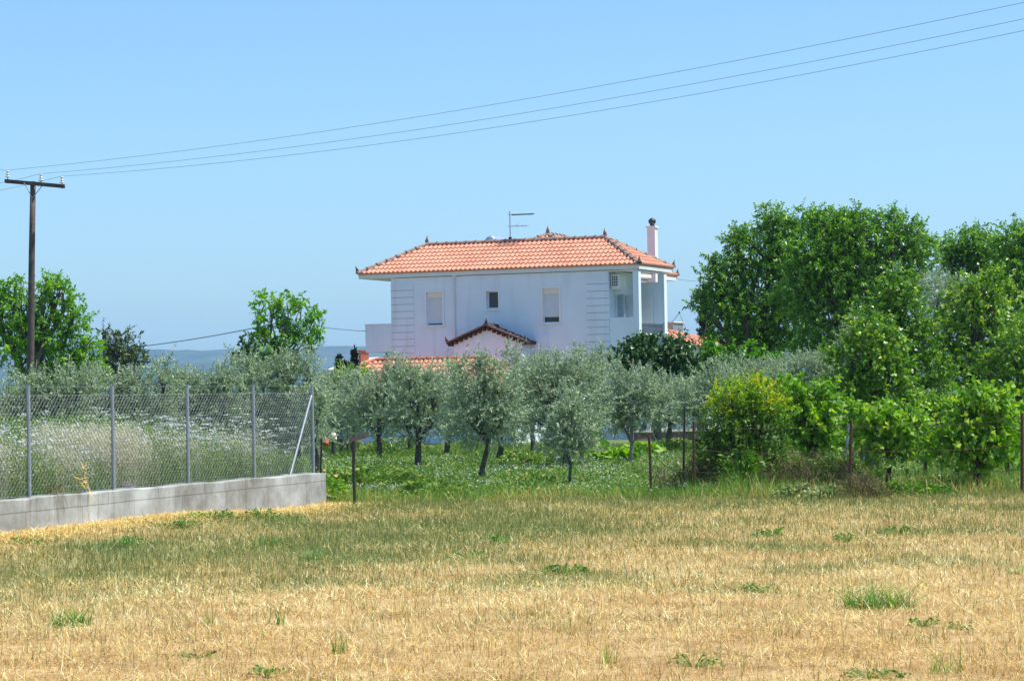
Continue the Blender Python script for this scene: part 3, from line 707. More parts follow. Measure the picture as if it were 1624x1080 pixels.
# rear balcony box
pb = hpx(1060, 512, 'y', 8.0)
mb = MB(); mb.box(float(pb[0]) - 0.6, float(pb[0]) + 0.22, 7.9, 9.2, float(pb[2]) - 0.5, float(pb[2])); bb = mb.build('balcony', M_STEEL, house)
MB().box(float(pb[0]) - 0.65, float(pb[0]) + 0.27, 7.85, 9.25, float(pb[2]) + 0.002, float(pb[2]) + 0.05).build('coping', M_FRAME, bb)
# chimney
cx, cy, = -2.45, 7.7
pc0, pc1 = hpx(1026.3, 380, 'y', cy), hpx(1038.6, 380, 'y', cy); ztop = float(hpx(1032, 361.5, 'y', cy)[2])
chx0, chx1 = float(pc0[0]), float(pc1[0])
chim = MB().box(chx0, chx1, cy, cy + 0.36, ZE - 0.5, ztop).build('chimney', M_PINK, house)
MB().box(chx0 - 0.04, chx1 + 0.04, cy - 0.04, cy + 0.40, ztop, ztop + 0.07).build('cap', M_FASCIA, chim)
ccx = (chx0 + chx1) / 2
MB().tube([(ccx, cy + 0.18, ztop + 0.07), (ccx, cy + 0.18, ztop + 0.16)], 0.09, 12).build('neck', M_DARKMET, chim)
MB().lathe((ccx, cy + 0.18, ztop + 0.26), [(0, -0.14), (0.08, -0.125), (0.135, -0.06), (0.155, 0), (0.135, 0.065), (0.08, 0.12), (0, 0.14)], 16).build('cowl', M_DARKMET, chim, smooth=True)

def hworld(p): p = np.asarray(p, float); return HO + HU * p[0] + HV * p[1] + np.array([0, 0, p[2]])
# air conditioner on the balcony side wall
ac = empty('air_conditioner', hworld((xR + 0.002, 0.55, FLZ + 2.27)), -TH, 'white air conditioner unit with a dark gridded end high in the corner balcony', 'air conditioner')
MB().box(0.03, 0.36, -0.32, 0.45, 0.05, 0.52).build('casing', M_FRAME, ac, bevel=0.015)
mb = MB(); mb.box(0.075, 0.315, -0.336, -0.324, 0.10, 0.475); g = mb.build('grille', M_DARKMET, ac)
mb = MB()
for i in range(5): mb.box(0.07, 0.32, -0.345, -0.338, 0.09 + i * 0.094, 0.11 + i * 0.094)
for i in range(4): mb.box(0.07 + i * 0.078, 0.084 + i * 0.078, -0.350, -0.346, 0.09, 0.48)
mb.build('louvre', M_FRAME, g)
MB().box(0.0, 0.42, -0.3, 0.43, 0.0, 0.045).build('bracket', M_FASCIA, ac)

# TV antenna on the ridge
aL = hpx(809.3, 383, 'y', WD / 2); aT = hpx(808.2, 335.5, 'y', WD / 2)
an = empty('tv_antenna', hworld(aL), -TH, 'thin grey tv antenna with two horizontal booms on the roof ridge', 'antenna')
hA = float(aT[2] - aL[2])
MB().tube([(0, 0, -0.05), (0, 0, hA)], 0.02, 8).build('mast', M_TANK, an)
MB().box(-0.05, 0.05, -0.05, 0.05, 0.05, 0.16).build('bracket', M_SHADETILE, an)
mb = MB(); z1_ = hA * 0.88; mb.tube([(-0.08, 0, z1_ + 0.02), (0.9, -0.05, z1_ - 0.03)], 0.009, 5)
for i in range(12):
    x = 0.12 + i * 0.068 + (0.02 * max(0, i - 7)); mb.tube([(x, -0.15, z1_), (x, 0.15, z1_)], 0.012, 4); mb.box(x - 0.018, x + 0.018, -0.06, -0.03, z1_ - 0.03, z1_ + 0.025)
mb.build('uhf_boom', M_DARKMET, an)
mb = MB(); z2_ = hA * 0.5; mb.tube([(-0.09, 0, z2_), (0.68, 0, z2_ - 0.015)], 0.009, 5)
for x, l in ((0.1, 0.5), (0.28, 0.42), (0.5, 0.36), (0.62, 0.3)): mb.tube([(x, -l, z2_), (x + 0.06, l, z2_ + 0.01)], 0.011, 4)
mb.tube([(0.1, 0, z2_), (0.32, 0.1, z2_ + 0.09)], 0.006, 4)
mb.build('vhf_boom', M_TANK, an)
# solar water tank behind the ridge
tk = hpx(776.8, 382, 'y', 2.6)
wt = empty('solar_water_tank', hworld(tk), -TH, 'round grey blue solar water tank showing above the roof ridge', 'water tank')
MB().lathe((0, 0, -0.01), [(0, -0.02), (0.14, 0), (0.2, 0.04), (0.215, 0.1), (0.215, 1.2), (0.19, 1.28), (0, 1.32)], 20, 'Y').build('tank', M_TANK, wt, smooth=True)
mb = MB()
for yy in (0.2, 1.0): mb.tube([(-0.18, yy, -0.75), (-0.15, yy, -0.12), (0.15, yy, -0.12), (0.18, yy, -0.75)], 0.02, 6)
mb.tube([(-0.15, 0.2, -0.12), (-0.15, 1.0, -0.12)], 0.02, 6)
mb.build('stand', M_STEEL, wt)

# small far house left of the balcony
fh = at(600, 566, 104); 
far = empty('outbuilding', (fh[0], fh[1], 0), R(20), 'small grey roofed outbuilding with brick chimney below the left balcony', 'outbuilding')
zf = float(fh[2])
MB().box(-1.3, 2.2, 0, 3, 0, zf - 0.55).build('wall', M_GREYROOF, far)
mb = MB()
for sgn, mt in ((-1, 0), (1, 0)):
    w_ = 1.5 if sgn < 0 else 2.4
    mb.face([(0, -0.2, zf), (sgn * w_, -0.2, zf - 0.5), (sgn * w_, 3.2, zf - 0.5), (0, 3.2, zf)])
mb.face([(-1.5, -0.2, zf - 0.56), (0, -0.2, zf - 0.06), (0, -0.2, zf), (-1.5, -0.2, zf - 0.5)]); mb.face([(2.4, -0.2, zf - 0.56), (2.4, -0.2, zf - 0.5), (0, -0.2, zf), (0, -0.2, zf - 0.06)])
mb.build('roof', M_COPING, far)
q0 = at(579.5, 556, 102); 
fc_ = MB().box(-0.70, -0.34, 0.3, 0.66, zf - 0.8, float(q0[2])).build('chimney', M_BRICK, far)
MB().box(-0.73, -0.31, 0.27, 0.69, float(q0[2]), float(q0[2]) + 0.06).build('cap', M_TERRA, fc_)

# ------------------------------------------------------------------ retaining wall and chain link fence
zA, zB = 0.61, 0.566
TT0, TT1 = -5.0, FL + 0.22
frot = math.atan2(FD[1], FD[0])
def wz(t): return zA + (zB - zA) * t / FL
mb = MB()
n = 40
prev = None
for i in range(n + 1):
    t = TT0 + (TT1 - TT0) * i / n; zt = wz(t) + 0.008 * math.sin(t * 3.1) + 0.006 * math.sin(t * 7.7)
    sec = [mb.bm.verts.new((t, yy, zz)) for yy, zz in ((-0.14, -0.25), (-0.13, zt - 0.012), (-0.118, zt), (0.10, zt + 0.003), (0.11, -0.25))]
    if prev:
        for k in range(5): mb.bm.faces.new((prev[k], sec[k], sec[(k + 1) % 5], prev[(k + 1) % 5]))
    else: mb.bm.faces.new(sec)
    prev = sec
mb.bm.faces.new(prev[::-1])
rw = mb.build('concrete_wall', M_CONC)
rw.location = (FA[0], FA[1], 0); rw.rotation_euler = (0, 0, frot)
tag(rw, 'low grey concrete retaining wall under the chain link fence', 'wall')

fence = empty('chain_link_fence', (FA[0], FA[1], 0), frot, 'galvanised chain link fence with five upright posts on the concrete wall', 'fence')
stp = FL / 4
for i in range(-2, 5):
    t = i * stp; h = wz(t) + 1.50
    p = MB(); lean = random.uniform(-0.015, 0.015)
    p.tube([(t, 0, wz(t) - 0.02), (t + lean, 0, h)], 0.026, 10)
    p.tube([(t + lean, 0, h), (t + lean, 0, h + 0.012)], 0.030, 10)
    p.build('post', M_STEEL, fence)
p = MB(); p.tube([(FL - 0.95, 0.0, wz(FL) + 0.0), (FL - 0.04, 0.0, wz(FL) + 1.33)], 0.021, 8); p.build('brace', M_STEEL, fence)
# mesh: two families of diagonal wires, cut at the ends
H = 1.36; dia = 0.062; tl0, tl1 = -2 * stp, FL
mw = []
def ribbon(p, q, w=0.0034):
    p = np.array(p); q = np.array(q); d = q - p; d /= np.linalg.norm(d)
    o1 = np.cross(d, [0, 1, 0]) * w; o2 = np.array([0, 1, 0]) * w
    mw.append([p - o1, p + o1, q + o1, q - o1]); mw.append([p - o2, p + o2, q + o2, q - o2])
k = tl0 - H
while k < tl1:
    for sg in (1, -1):
        # wire from (k,0) to (k+H, H) for sg 1, mirrored for sg -1
        a0, a1 = max(k, tl0), min(k + H, tl1)
        if a1 - a0 > 0.02:
            z0_, z1_ = a0 - k, a1 - k
            if sg < 0: z0_, z1_ = H - z0_, H - z1_
            ribbon((a0, 0.028 + 0.003 * sg, wz(a0) + 0.015 + z0_), (a1, 0.028 + 0.003 * sg, wz(a1) + 0.015 + z1_))
    k += 0.093
quads('mesh', np.array(mw), M_WIREMESH, fence)
p = MB()
for hh in (0.02, 0.70, 1.375): p.tube([(tl0, 0.034, wz(tl0) + hh), (tl1, 0.034, wz(tl1) + hh)], 0.0022, 4)
p.tube([(tl0, 0.0, wz(tl0) + 1.49), (tl1, 0.0, wz(tl1) + 1.49)], 0.0016, 4)
p.build('tension_wire', M_WIREMESH, fence)
# raised ground behind the wall
def terrace():
    ts = np.concatenate([np.linspace(-30, -5, 8), np.linspace(-4.5, FL + 0.2, 30), np.linspace(FL + 0.5, FL + 2.2, 8)]); ss = np.concatenate([[-0.10], np.linspace(-0.4, -6, 15), np.linspace(-8, -30, 10)])
    T, S_ = np.meshgrid(ts, ss, indexing='ij')
    Z = (0.50 + 0.03 * np.sin(T * 2 + S_ * 3)) * sst(-30, -10, S_) * sst(FL + 2.2, FL + 0.1, T) * sst(-5.2, -4.7, -S_ * 0 + T * 0 + 1) - 0.02
    Z = Z * sst(0.0, 0.25, -S_ + 0.0) * 1.0 + 0
    X = FA[0] + FD[0] * T + FN[0] * S_; Y = FA[1] + FD[1] * T + FN[1] * S_
    n, m = X.shape; me = bpy.data.meshes.new('terrace')
    co = np.stack([X, Y, Z], -1).reshape(-1, 3).astype(np.float32)
    i, j = np.meshgrid(np.arange(n - 1), np.arange(m - 1), indexing='ij'); a = (i * m + j).reshape(-1)
    me.from_pydata(co.tolist(), [], np.stack([a, a + 1, a + m + 1, a + m], -1).tolist())
    at_ = me.attributes.new('kind_mix', 'FLOAT', 'POINT'); at_.data.foreach_set('value', np.full(len(co), 0.75, dtype=np.float32))
    tag(link('raised_ground', me, M_GROUND), kind='structure', label='raised soil behind the concrete wall')
terrace()
def terz(t, s): return 0.48 * sst(-30, -10, s) * sst(FL + 2.2, FL + 0.1, t) * (sst(0.0, 0.25, -s))

# ------------------------------------------------------------------ utility pole and cables
YP = 70.0
pt = at(52.5, 288, YP); pb_ = at(48.5, 575, YP)
pole = empty('utility_pole', (pb_[0], YP, 0), 0, 'tall dark wooden utility pole with a crossarm of three insulators', 'utility pole')
lx = (pt[0] - pb_[0])
b0 = at(45.5, 700, YP)[0] - pb_[0]
hz_ = float(pt[2])
MB().tube([(b0, 0, -0.2), (0, 0, float(pb_[2])), (lx * 0.55, 0, float(pb_[2]) * 0.4 + hz_ * 0.6), (lx, 0, hz_)], [0.135, 0.105, 0.092, 0.08], 14).build('pole', M_POLE, pole, smooth=True)
pa = at(9, 288, YP + 0.2) - np.array([pb_[0], YP, 0]); pe = at(104, 296.5, YP - 0.2) - np.array([pb_[0], YP, 0])
ad = Vector(pe - pa).normalized(); an_ = Vector((-ad.y, ad.x, 0))
mb = MB(); v = []
for pnt in (Vector(pa), Vector(pe)):
    for (sx, sz) in ((-0.05, -0.055), (0.05, -0.055), (0.05, 0.055), (-0.05, 0.055)): v.append(mb.bm.verts.new(pnt + Vector((0, -0.12 + sx, sz))))
for f in ((0, 1, 2, 3), (7, 6, 5, 4), (0, 4, 5, 1), (1, 5, 6, 2), (2, 6, 7, 3), (3, 7, 4, 0)): mb.bm.faces.new([v[i] for i in f])
arm = mb.build('crossarm', M_POLE, pole)
jb = Vector((lx * 0.97, -0.1, hz_ - 0.5))
mb = MB()
for pxx in (40, 73):
    q = Vector(at(pxx, 291, YP) - np.array([pb_[0], YP, 0])); mb.tube([(q.x, -0.185, q.z), (jb.x, -0.13, jb.z)], 0.012, 6)
mb.build('brace', M_STEEL, pole)
ins = []
for (ix, iyt, iyb) in ((13.8, 271.5, 291), (66.5, 277, 296), (99.8, 281, 299.5)):
    T = at(ix, iyt, YP); B = at(ix, iyb, YP); o = np.array([pb_[0], YP, 0]); tp_ = T - o; bp_ = B - o
    h = tp_[2] - bp_[2]
    st = MB().tube([(bp_[0], -0.12, bp_[2] - 0.02), (bp_[0], -0.12, tp_[2] - 0.15)], 0.013, 8).build('pin', M_DARKIRON, pole)
    MB().lathe((bp_[0], -0.12, tp_[2] - 0.2), [(0.02, 0), (0.075, 0.01), (0.08, 0.03), (0.03, 0.05), (0.03, 0.08), (0.062, 0.085), (0.066, 0.105), (0.03, 0.12), (0.03, 0.15), (0.05, 0.16), (0.045, 0.20), (0, 0.205)], 14).build('insulator', M_PORC, pole, smooth=True)
    ins.append(np.array([bp_[0] + o[0], YP - 0.12, tp_[2] + 0.012]))
cab_r = [[(251.5, 232.0), (500, 210), (812, 161), (1200, 90), (1624, 4.5)], [(300, 255), (500, 232), (812, 182.5), (1200, 110), (1624, 30.5)], [(300, 262), (500, 246), (812, 198), (1200, 133), (1624, 49)]]
YE = 46.0
for i, P0 in enumerate(ins):
    endp = at(1624, (4.5, 30.5, 49)[i], YE); 
    mid_px = (812, (161.5, 182.5, 198)[i])
    d = endp - P0
    # the depth where the straight plan line crosses the middle of the picture
    best = min(np.linspace(0.2, 0.9, 200), key=lambda s: abs((P0 + d * s)[0] - at(812, mid_px[1], (P0 + d * s)[1])[0]))
    zm = at(812, mid_px[1], (P0 + d * best)[1])[2]; sag = ((P0 + d * best)[2] - zm) / (4 * best * (1 - best))
    mb = MB(); pts = []
    for s in np.linspace(0, 1.6, 60): 
        q = P0 + d * s; q = q - np.array([0, 0, 4 * sag * s * (1 - s)]); pts.append(tuple(q))
    mb.tube(pts, 0.0048, 5, cap=False)
    lf = at(0, (269, 290.5, 302)[i], YP + (2.2 if i == 0 else 9)); dd_ = lf - P0
    mb.tube([tuple(P0), tuple(P0 + dd_ * 0.5 - np.array([0, 0, 0.02])), tuple(lf), tuple(lf + dd_ * 1.5 + np.array([0, 0, -0.15]))], 0.0055, 5, cap=False)
    o = mb.build('power_cable', M_CABLE)
    tag(o, ('uppermost of the three thin power cables crossing the sky', 'middle of the three thin power cables crossing the sky', 'lowest of the three thin power cables crossing the sky')[i], 'cable', 'power cables from the crossarm')
# service cable behind the left trees with its small pole
YS = 80.0
ps = at(455, 509, YS); sp = empty('telephone_pole', (ps[0], YS, 0), 0, 'thin dark pole hidden in the light green tree, holding the house cable', 'utility pole')
MB().tube([(0, 0, -0.2), (0, 0, float(ps[2]) + 0.15)], [0.09, 0.07], 10).build('pole', M_POLE, sp)
def cable(name, P, Q, sag, rad, label, ext=0.0):
    mb = MB(); pts = []
    for s in np.linspace(0, 1 + ext, 22): q = np.array(P) + (np.array(Q) - np.array(P)) * s; q[2] -= 4 * sag * s * (1 - s); pts.append(tuple(q))
    mb.tube(pts, rad, 5, cap=False); return tag(mb.build(name, M_CABLE), label, 'cable')
cable('service_cable', ps, at(60, 560, 98), 0.25, 0.016, 'dark cable sloping down left from the light green tree towards the hills')
cable('service_cable', ps, hworld((bxl, YF, zb1 - 0.22)), 0.06, 0.013, 'dark cable running from the light green tree to the left balcony')
cable('service_cable', hworld((-2.1, 10.5, ZE - 0.1)), at(1135, 446, 110), 0.05, 0.009, 'thin cable from the right eave into the tall trees')
# cable bracket right of the house
br_ = hworld((-0.05, 3.4, FLZ + 0.9)); tip = at(1077.5, 496, br_[1] + 0.3)
bo = empty('wire_bracket', br_, 0, 'thin bracket holding a drooping wire right of the corner balcony', 'bracket')
MB().tube([(0, 0, 0), tuple(tip - br_)], 0.014, 5).build('arm', M_CABLE, bo)
MB().lathe(tuple(tip - br_), [(0, -0.05), (0.035, -0.03), (0.035, 0.03), (0, 0.05)], 8).build('insulator', M_DARKMET, bo)
cable('drop_wire', tip, at(1122, 560, 84), 0.35, 0.012, 'thin wire drooping from the bracket towards the low right roof')

# ------------------------------------------------------------------ plants
def unit(v): return v / (np.linalg.norm(v, axis=-1, keepdims=True) + 1e-9)
def leaf_faces(Cn, D, L, W, lift=0.15, droop=0.0):
    """rhombic leaves: Cn base (n,3), D direction, L length, W width"""
    n = len(Cn); rnd = unit(rng.normal(size=(n, 3)))
    S = unit(np.cross(D, rnd)); Nn = np.cross(S, D)
    L = np.broadcast_to(L, (n,))[:, None]; W = np.broadcast_to(W, (n,))[:, None]
    mid = Cn + D * L * 0.45 + Nn * L * lift * 0.3
    tip = Cn + D * L; tip = tip - np.array([0, 0, 1.0]) * L * droop
    return np.stack([Cn, mid + S * W / 2, tip, mid - S * W / 2], 1)

STY = {  # twigs per m2, leaves per twig, twig length, leaf length, leaf width, up bias, spread, droop
    'olive':  dict(den=185, m=30, tl=0.34, L=0.068, W=0.020, up=0.35, spr=0.75, droop=0.0, hole=0.30),
    'walnut': dict(den=88, m=17, tl=0.40, L=0.135, W=0.054, up=0.15, spr=1.0, droop=0.25, hole=0.17),
    'ash':    dict(den=85, m=14, tl=0.27, L=0.15, W=0.055, up=0.30, spr=1.0, droop=0.15, hole=0.22),
    'apricot': dict(den=115, m=15, tl=0.34, L=0.09, W=0.06, up=0.3, spr=1.0, droop=0.15, hole=0.22),
    'fig':    dict(den=85, m=11, tl=0.28, L=0.14, W=0.11, up=0.3, spr=1.2, droop=0.2, hole=0.18),
    'vine':   dict(den=150, m=10, tl=0.33, L=0.10, W=0.092, up=0.25, spr=1.2, droop=0.3, hole=0.22),
    'pom':    dict(den=190, m=16, tl=0.26, L=0.062, W=0.026, up=0.35, spr=0.8, droop=0.0, hole=0.18),
    'dark':   dict(den=70, m=18, tl=0.35, L=0.13, W=0.05, up=0.2, spr=0.9, droop=0.05, hole=0.28),
    'cypress': dict(den=700, m=16, tl=0.10, L=0.07, W=0.03, up=1.3, spr=0.4, droop=0.0, hole=0.05),
}
def crown_faces(blobs, st, tintshift=None):
    s = STY[st]; out = []; tn = []
    ph = rng.uniform(0, 6.28, 9)
    la = 2.0 if st == 'olive' else 1.3
    for (c, r_) in blobs:
        c = np.array(c); r_ = np.array(r_); area = math.pi * r_[0] * r_[2]
        n = int(s['den'] * area * 1.25) + 6
        d = unit(rng.normal(size=(n, 3))); rad = rng.uniform(0.0, 1, n) ** 0.42
        # lumpy outline
        lump = 1 + la * 0.12 * np.sin(d[:, 0] * 5 + ph[0] + c[0] * 3) * np.sin(d[:, 2] * 6 + ph[1] + c[2] * 2) + la * 0.10 * np.sin(d[:, 1] * 7 + d[:, 2] * 9 + ph[2] + c[0])
        p = c + d * r_ * (rad * lump)[:, None]
        q = 2 * math.pi / max(0.55, r_.mean() * 0.75)
        nz = np.sin(p[:, 0] * q + ph[3]) + np.sin(p[:, 1] * q * 0.9 + ph[4]) + np.sin(p[:, 2] * q * 1.1 + ph[5]) + 0.8 * np.sin((p[:, 0] + p[:, 2]) * q * 1.9 + ph[6]) + 0.8 * np.sin((p[:, 1] - p[:, 2]) * q * 1.7 + ph[7])
        keep = nz > np.quantile(nz, s['hole']); p, d, nz = p[keep], d[keep], nz[keep]; n = len(p)
        td = unit(d * 0.75 + np.array([0, 0, s['up']]) + 0.55 * rng.normal(size=(n, 3)))
        m = s['m']; tlen = s['tl'] * rng.uniform(0.6, 1.3, n)
        t = (np.arange(m) + 0.5) / m
        base = p[:, None, :] + td[:, None, :] * (t[None, :, None] * tlen[:, None, None])
        ld = unit(td[:, None, :] * (1.0 - 0.5 * s['spr'] + 0.3) + s['spr'] * rng.normal(size=(n, m, 3)) * 0.75)
        base = base.reshape(-1, 3); ld = ld.reshape(-1, 3); N = len(base)
        L = s['L'] * rng.uniform(0.65, 1.25, N); W = s['W'] * L / s['L']
        out.append(leaf_faces(base, ld, L, W, droop=s['droop']))
        tw = np.repeat(rng.normal(0, 0.13, n), m)
        tv = 0.45 + tw + rng.normal(0, 0.17, N) + np.tile(t, n) * 0.18
        if tintshift is not None: tv = tv + tintshift(base)
        tn.append(np.clip(tv, 0, 1))
    return np.concatenate(out), np.concatenate(tn)

def limbs(mb, base, fork, blobs, r0, sub=5, lean=None, nk=7, nforks=None):
    base = Vector(base); fork = Vector(fork)
    mid = (base + fork) / 2 + Vector((random.uniform(-1, 1), random.uniform(-1, 1), 0)) * (fork - base).length * 0.06
    mb.tube([base - Vector((0, 0, 0.12)), base + Vector((0, 0, 0.03)), mid, fork], [r0 * 1.5, r0 * 1.15, r0 * 0.95, r0 * 0.85], nk)
    for (c, r_) in blobs:
        c = Vector(tuple(c)); d = c - fork
        k1 = fork + d * 0.35 + Vector((random.uniform(-1, 1), random.uniform(-1, 1), 0.5)) * d.length * 0.12
        k2 = fork + d * 0.75 + Vector((random.uniform(-1, 1), random.uniform(-1, 1), 0.3)) * d.length * 0.08
        rr = r0 * 0.55
        mb.tube([fork, k1, k2, c], [rr, rr * 0.75, rr * 0.5, rr * 0.35], 6)
        for _ in range(sub):
            v = Vector(tuple(unit(rng.normal(size=3)))); v.z = abs(v.z) * 0.9 + 0.05
            e = c + Vector((v.x * r_[0], v.y * r_[1], v.z * r_[2])) * 0.85
            s0 = k1.lerp(c, random.random()); mm = s0.lerp(e, 0.5) + Vector((random.uniform(-1, 1), random.uniform(-1, 1), random.uniform(0, 1))) * 0.06 * (e - s0).length
            mb.tube([s0, mm, e], [rr * 0.35, rr * 0.22, rr * 0.08], 4, cap=False)

def tree(name, st, leafm, bark, base, Y, blobs_px, label, cat, group=None, r0=0.07, fork_px=None, depth=None, sub=5, tintshift=None, fork_h=0.35, extra_trunks=()):
    """base=(px,py) of the trunk foot or None; blobs_px = [(px,py,rx,ry[,dy])] in picture pixels at depth Y"""
    if base is None:
        cx_ = sum(b[0] for b in blobs_px) / len(blobs_px); q = at(cx_, 600, Y); g = np.array([q[0], Y, float(gz(q[0], Y))])
    else:
        g = gnd(*base); Y = g[1]
        t_, s_ = fcoord(g[0], g[1]); g[2] = float(gz(g[0], g[1]))
    blobs = []
    k = Y / F; s0x = base is None and 48 < Y < 56
    for b in blobs_px:
        dy = b[4] if len(b) > 4 else 0.0
        c = at(b[0], b[1], Y + dy); rx, rz = b[2] * k, b[3] * k
        if st == 'olive': rx, rz = rx * 1.20, rz * 0.96; c = c - np.array([0, 0, (23 if s0x else 13) * k])
        elif st in ('walnut', 'apricot', 'pom'): rx, rz = rx * 1.10, rz * 1.03; c = c - np.array([0, 0, 8 * k]) if st == 'walnut' else c
        elif st == 'vine': rx, rz = rx * 1.12, rz * 1.10
        elif st == 'ash': rx, rz = rx * 0.92, rz * 0.92; c = c - np.array([0, 0, 9 * k])
        ry = (depth or 0.9) * min(rx, rz) * 1.05 if len(blobs_px) > 1 else rx * 0.95
        blobs.append((c, np.array([rx, ry, rz])))
    shoots = []
    if st in ('olive', 'walnut', 'apricot'):
        top_b = sorted(blobs, key=lambda b: -(b[0][2] + b[1][2]))[:5]
        sc_ = 1.0 if st == 'olive' else 0.6
        for b in top_b:
            for _ in range(3 if st == 'olive' else 1):
                a = random.uniform(-0.85, 0.85); hgt = random.uniform(0.12, 0.30) * sc_
                p = b[0] + np.array([a * b[1][0], random.uniform(-0.5, 0.5) * b[1][1], b[1][2] * math.sqrt(1 - a * a) + hgt * 0.35])
                shoots.append((p, np.array([0.07, 0.07, hgt]) * (1.0 if st == 'olive' else 1.7) * np.array([1, 1, 0.7])))
    o = empty(name, g, 0, label, cat, group)
    nb = len(blobs); blobs = blobs + shoots
    V, tn = crown_faces(blobs, st, tintshift)
    quads('crown', V, leafm, o, tn, origin=g)
    if fork_px: fk = at(fork_px[0], fork_px[1], Y)
    else:
        cc = np.mean([b[0] for b in blobs], 0); bot = min(b[0][2] - b[1][2] for b in blobs)
        fk = np.array([g[0] * 0.7 + cc[0] * 0.3, g[1], g[2] + max(0.4, (cc[2] - g[2]) * fork_h)])
    mb = MB(); limbs(mb, (0, 0, 0), fk - g, [(b[0] - g, b[1]) for b in blobs[:nb]], r0, sub)
    for (ex, ey, lean_) in extra_trunks:
        e = Vector((ex, ey, 0)); mb.tube([e, e + Vector((lean_, 0, (fk - g)[2] * 0.6)), Vector(tuple(fk - g + np.array([lean_ * 1.5, 0, 0.2])))], [r0, r0 * 0.8, r0 * 0.6], 6)
    mb.build('trunk', bark, o)
    return o

OG = 'olive trees in the orchard'
def olive(base, Y, blobs, label, **k): return tree('olive_tree', 'olive', k.pop('lm', L_OLIVE), k.pop('bark', M_OLBARK), base, Y, blobs, label, 'olive tree', k.pop('group', OG), **k)
# --- orchard row in front of the house, left to right
olive((663, 745), 0, [(664, 625, 42, 42), (640, 653, 30, 32), (692, 651, 34, 34), (662, 604, 26, 21), (690, 612, 20, 19), (650, 591, 12, 12)], 'olive with a dark straight trunk below the left end of the low tiled roof', r0=0.085, fork_px=(664, 705))
olive((600, 730), 0, [(598, 621, 38, 42), (575, 643, 28, 34), (618, 596, 22, 19), (605, 658, 34, 28), (620, 578, 10, 12)], 'olive with a forked trunk, second trunk right of the fence end', r0=0.085, fork_px=(601, 695))
olive((762, 764), 0, [(765, 623, 44, 40), (738, 653, 30, 30), (800, 643, 26, 34), (752, 597, 28, 23), (790, 602, 16, 18), (760, 663, 34, 24), (768, 574, 14, 10)], 'nearest olive left of centre, slim trunk leaning right below the small gable', r0=0.06, fork_px=(774, 708))
olive((790, 738), 0, [(800, 643, 38, 44), (820, 603, 24, 23), (785, 673, 30, 22)], 'olive standing just behind the nearest left one, thick dark trunk', r0=0.08, fork_px=(793, 690))
olive((905, 773), 0, [(905, 670, 32, 28), (890, 700, 24, 20), (922, 690, 22, 22), (905, 648, 20, 16)], 'smallest young olive, standing in front of the row with a thin short trunk', r0=0.035, fork_px=(905, 738), bark=M_BARK)
olive((895, 746), 0, [(880, 623, 46, 44), (850, 653, 28, 32), (925, 628, 34, 44), (915, 584, 20, 21), (875, 586, 26, 19), (850, 596, 20, 23), (915, 663, 34, 26)], 'widest olive in the middle of the row behind the smallest one', r0=0.085, fork_px=(896, 700))
olive((1003, 740), 0, [(1002, 625, 40, 34), (975, 640, 28, 30), (1030, 632, 30, 30), (1000, 598, 32, 18), (985, 655, 22, 16)], 'olive with pale forked stems beside the squash plants', r0=0.05, fork_px=(1002, 705), bark=M_PALEBARK)
olive((542, 720), 0, [(530, 636, 31, 38), (540, 620, 28, 26), (530, 648, 24, 22), (530, 600, 21, 17)], 'olive nearest the end post of the chain link fence', r0=0.07, fork_px=(538, 690))
olive((560, 722), 0, [(560, 633, 38, 40), (548, 663, 31, 24), (572, 613, 31, 21)], 'olive behind the post carrying the brown board', r0=0.07)
olive((651, 718), 0, [(640, 633, 40, 49), (655, 618, 33, 29), (628, 603, 19, 19)], 'olive in the second row, seen between the forked and the straight trunks', r0=0.07, fork_px=(651, 690))
olive((708, 724), 0, [(715, 618, 45, 47), (705, 599, 31, 26), (730, 653, 36, 31)], 'olive in the second row below the right end of the low tiled roof', r0=0.085, fork_px=(710, 692))
olive((845, 728), 0, [(838, 600, 38, 40), (820, 640, 36, 38), (860, 585, 26, 24), (812, 570, 12, 20)], 'olive with a thin shoot rising above its crown right of the small gable', r0=0.07)
olive((938, 724), 0, [(935, 600, 40, 40), (950, 640, 40, 38), (925, 575, 21, 26), (945, 568, 12, 13)], 'olive in the second row below the right quoins of the house', r0=0.07)
olive((1062, 716), 0, [(1060, 628, 45, 33), (1045, 605, 31, 22), (1085, 625, 31, 29), (1060, 650, 40, 22)], 'olive over the low garden wall, dark trunk against the patio', r0=0.09, fork_px=(1062, 680))
olive((1125, 722), 0, [(1125, 625, 43, 40), (1140, 600, 33, 29), (1100, 640, 28, 29), (1150, 650, 36, 33)], 'olive directly behind the yellow leaved shrub', r0=0.08)
olive((1195, 712), 0, [(1190, 610, 48, 38), (1165, 590, 31, 24), (1215, 590, 26, 22), (1205, 640, 48, 33)], 'olive behind the right half of the yellow leaved shrub', r0=0.08)
olive((1285, 708), 0, [(1275, 600, 50, 42), (1300, 575, 33, 22), (1250, 585, 31, 24), (1312, 605, 28, 38)], 'olive with an upright crown below the tall walnut trees', r0=0.08)
olive(None, 66, [(1505, 480, 48, 44), (1490, 450, 40, 20), (1540, 470, 30, 30), (1450, 520, 30, 30)], 'tallest olive, a silvery crown rising among the fruit trees on the right', r0=0.16)
olive(None, 58, [(1372, 530, 28, 34), (1360, 560, 24, 30)], 'silvery olive tucked between the walnut and the fruit trees', r0=0.1)
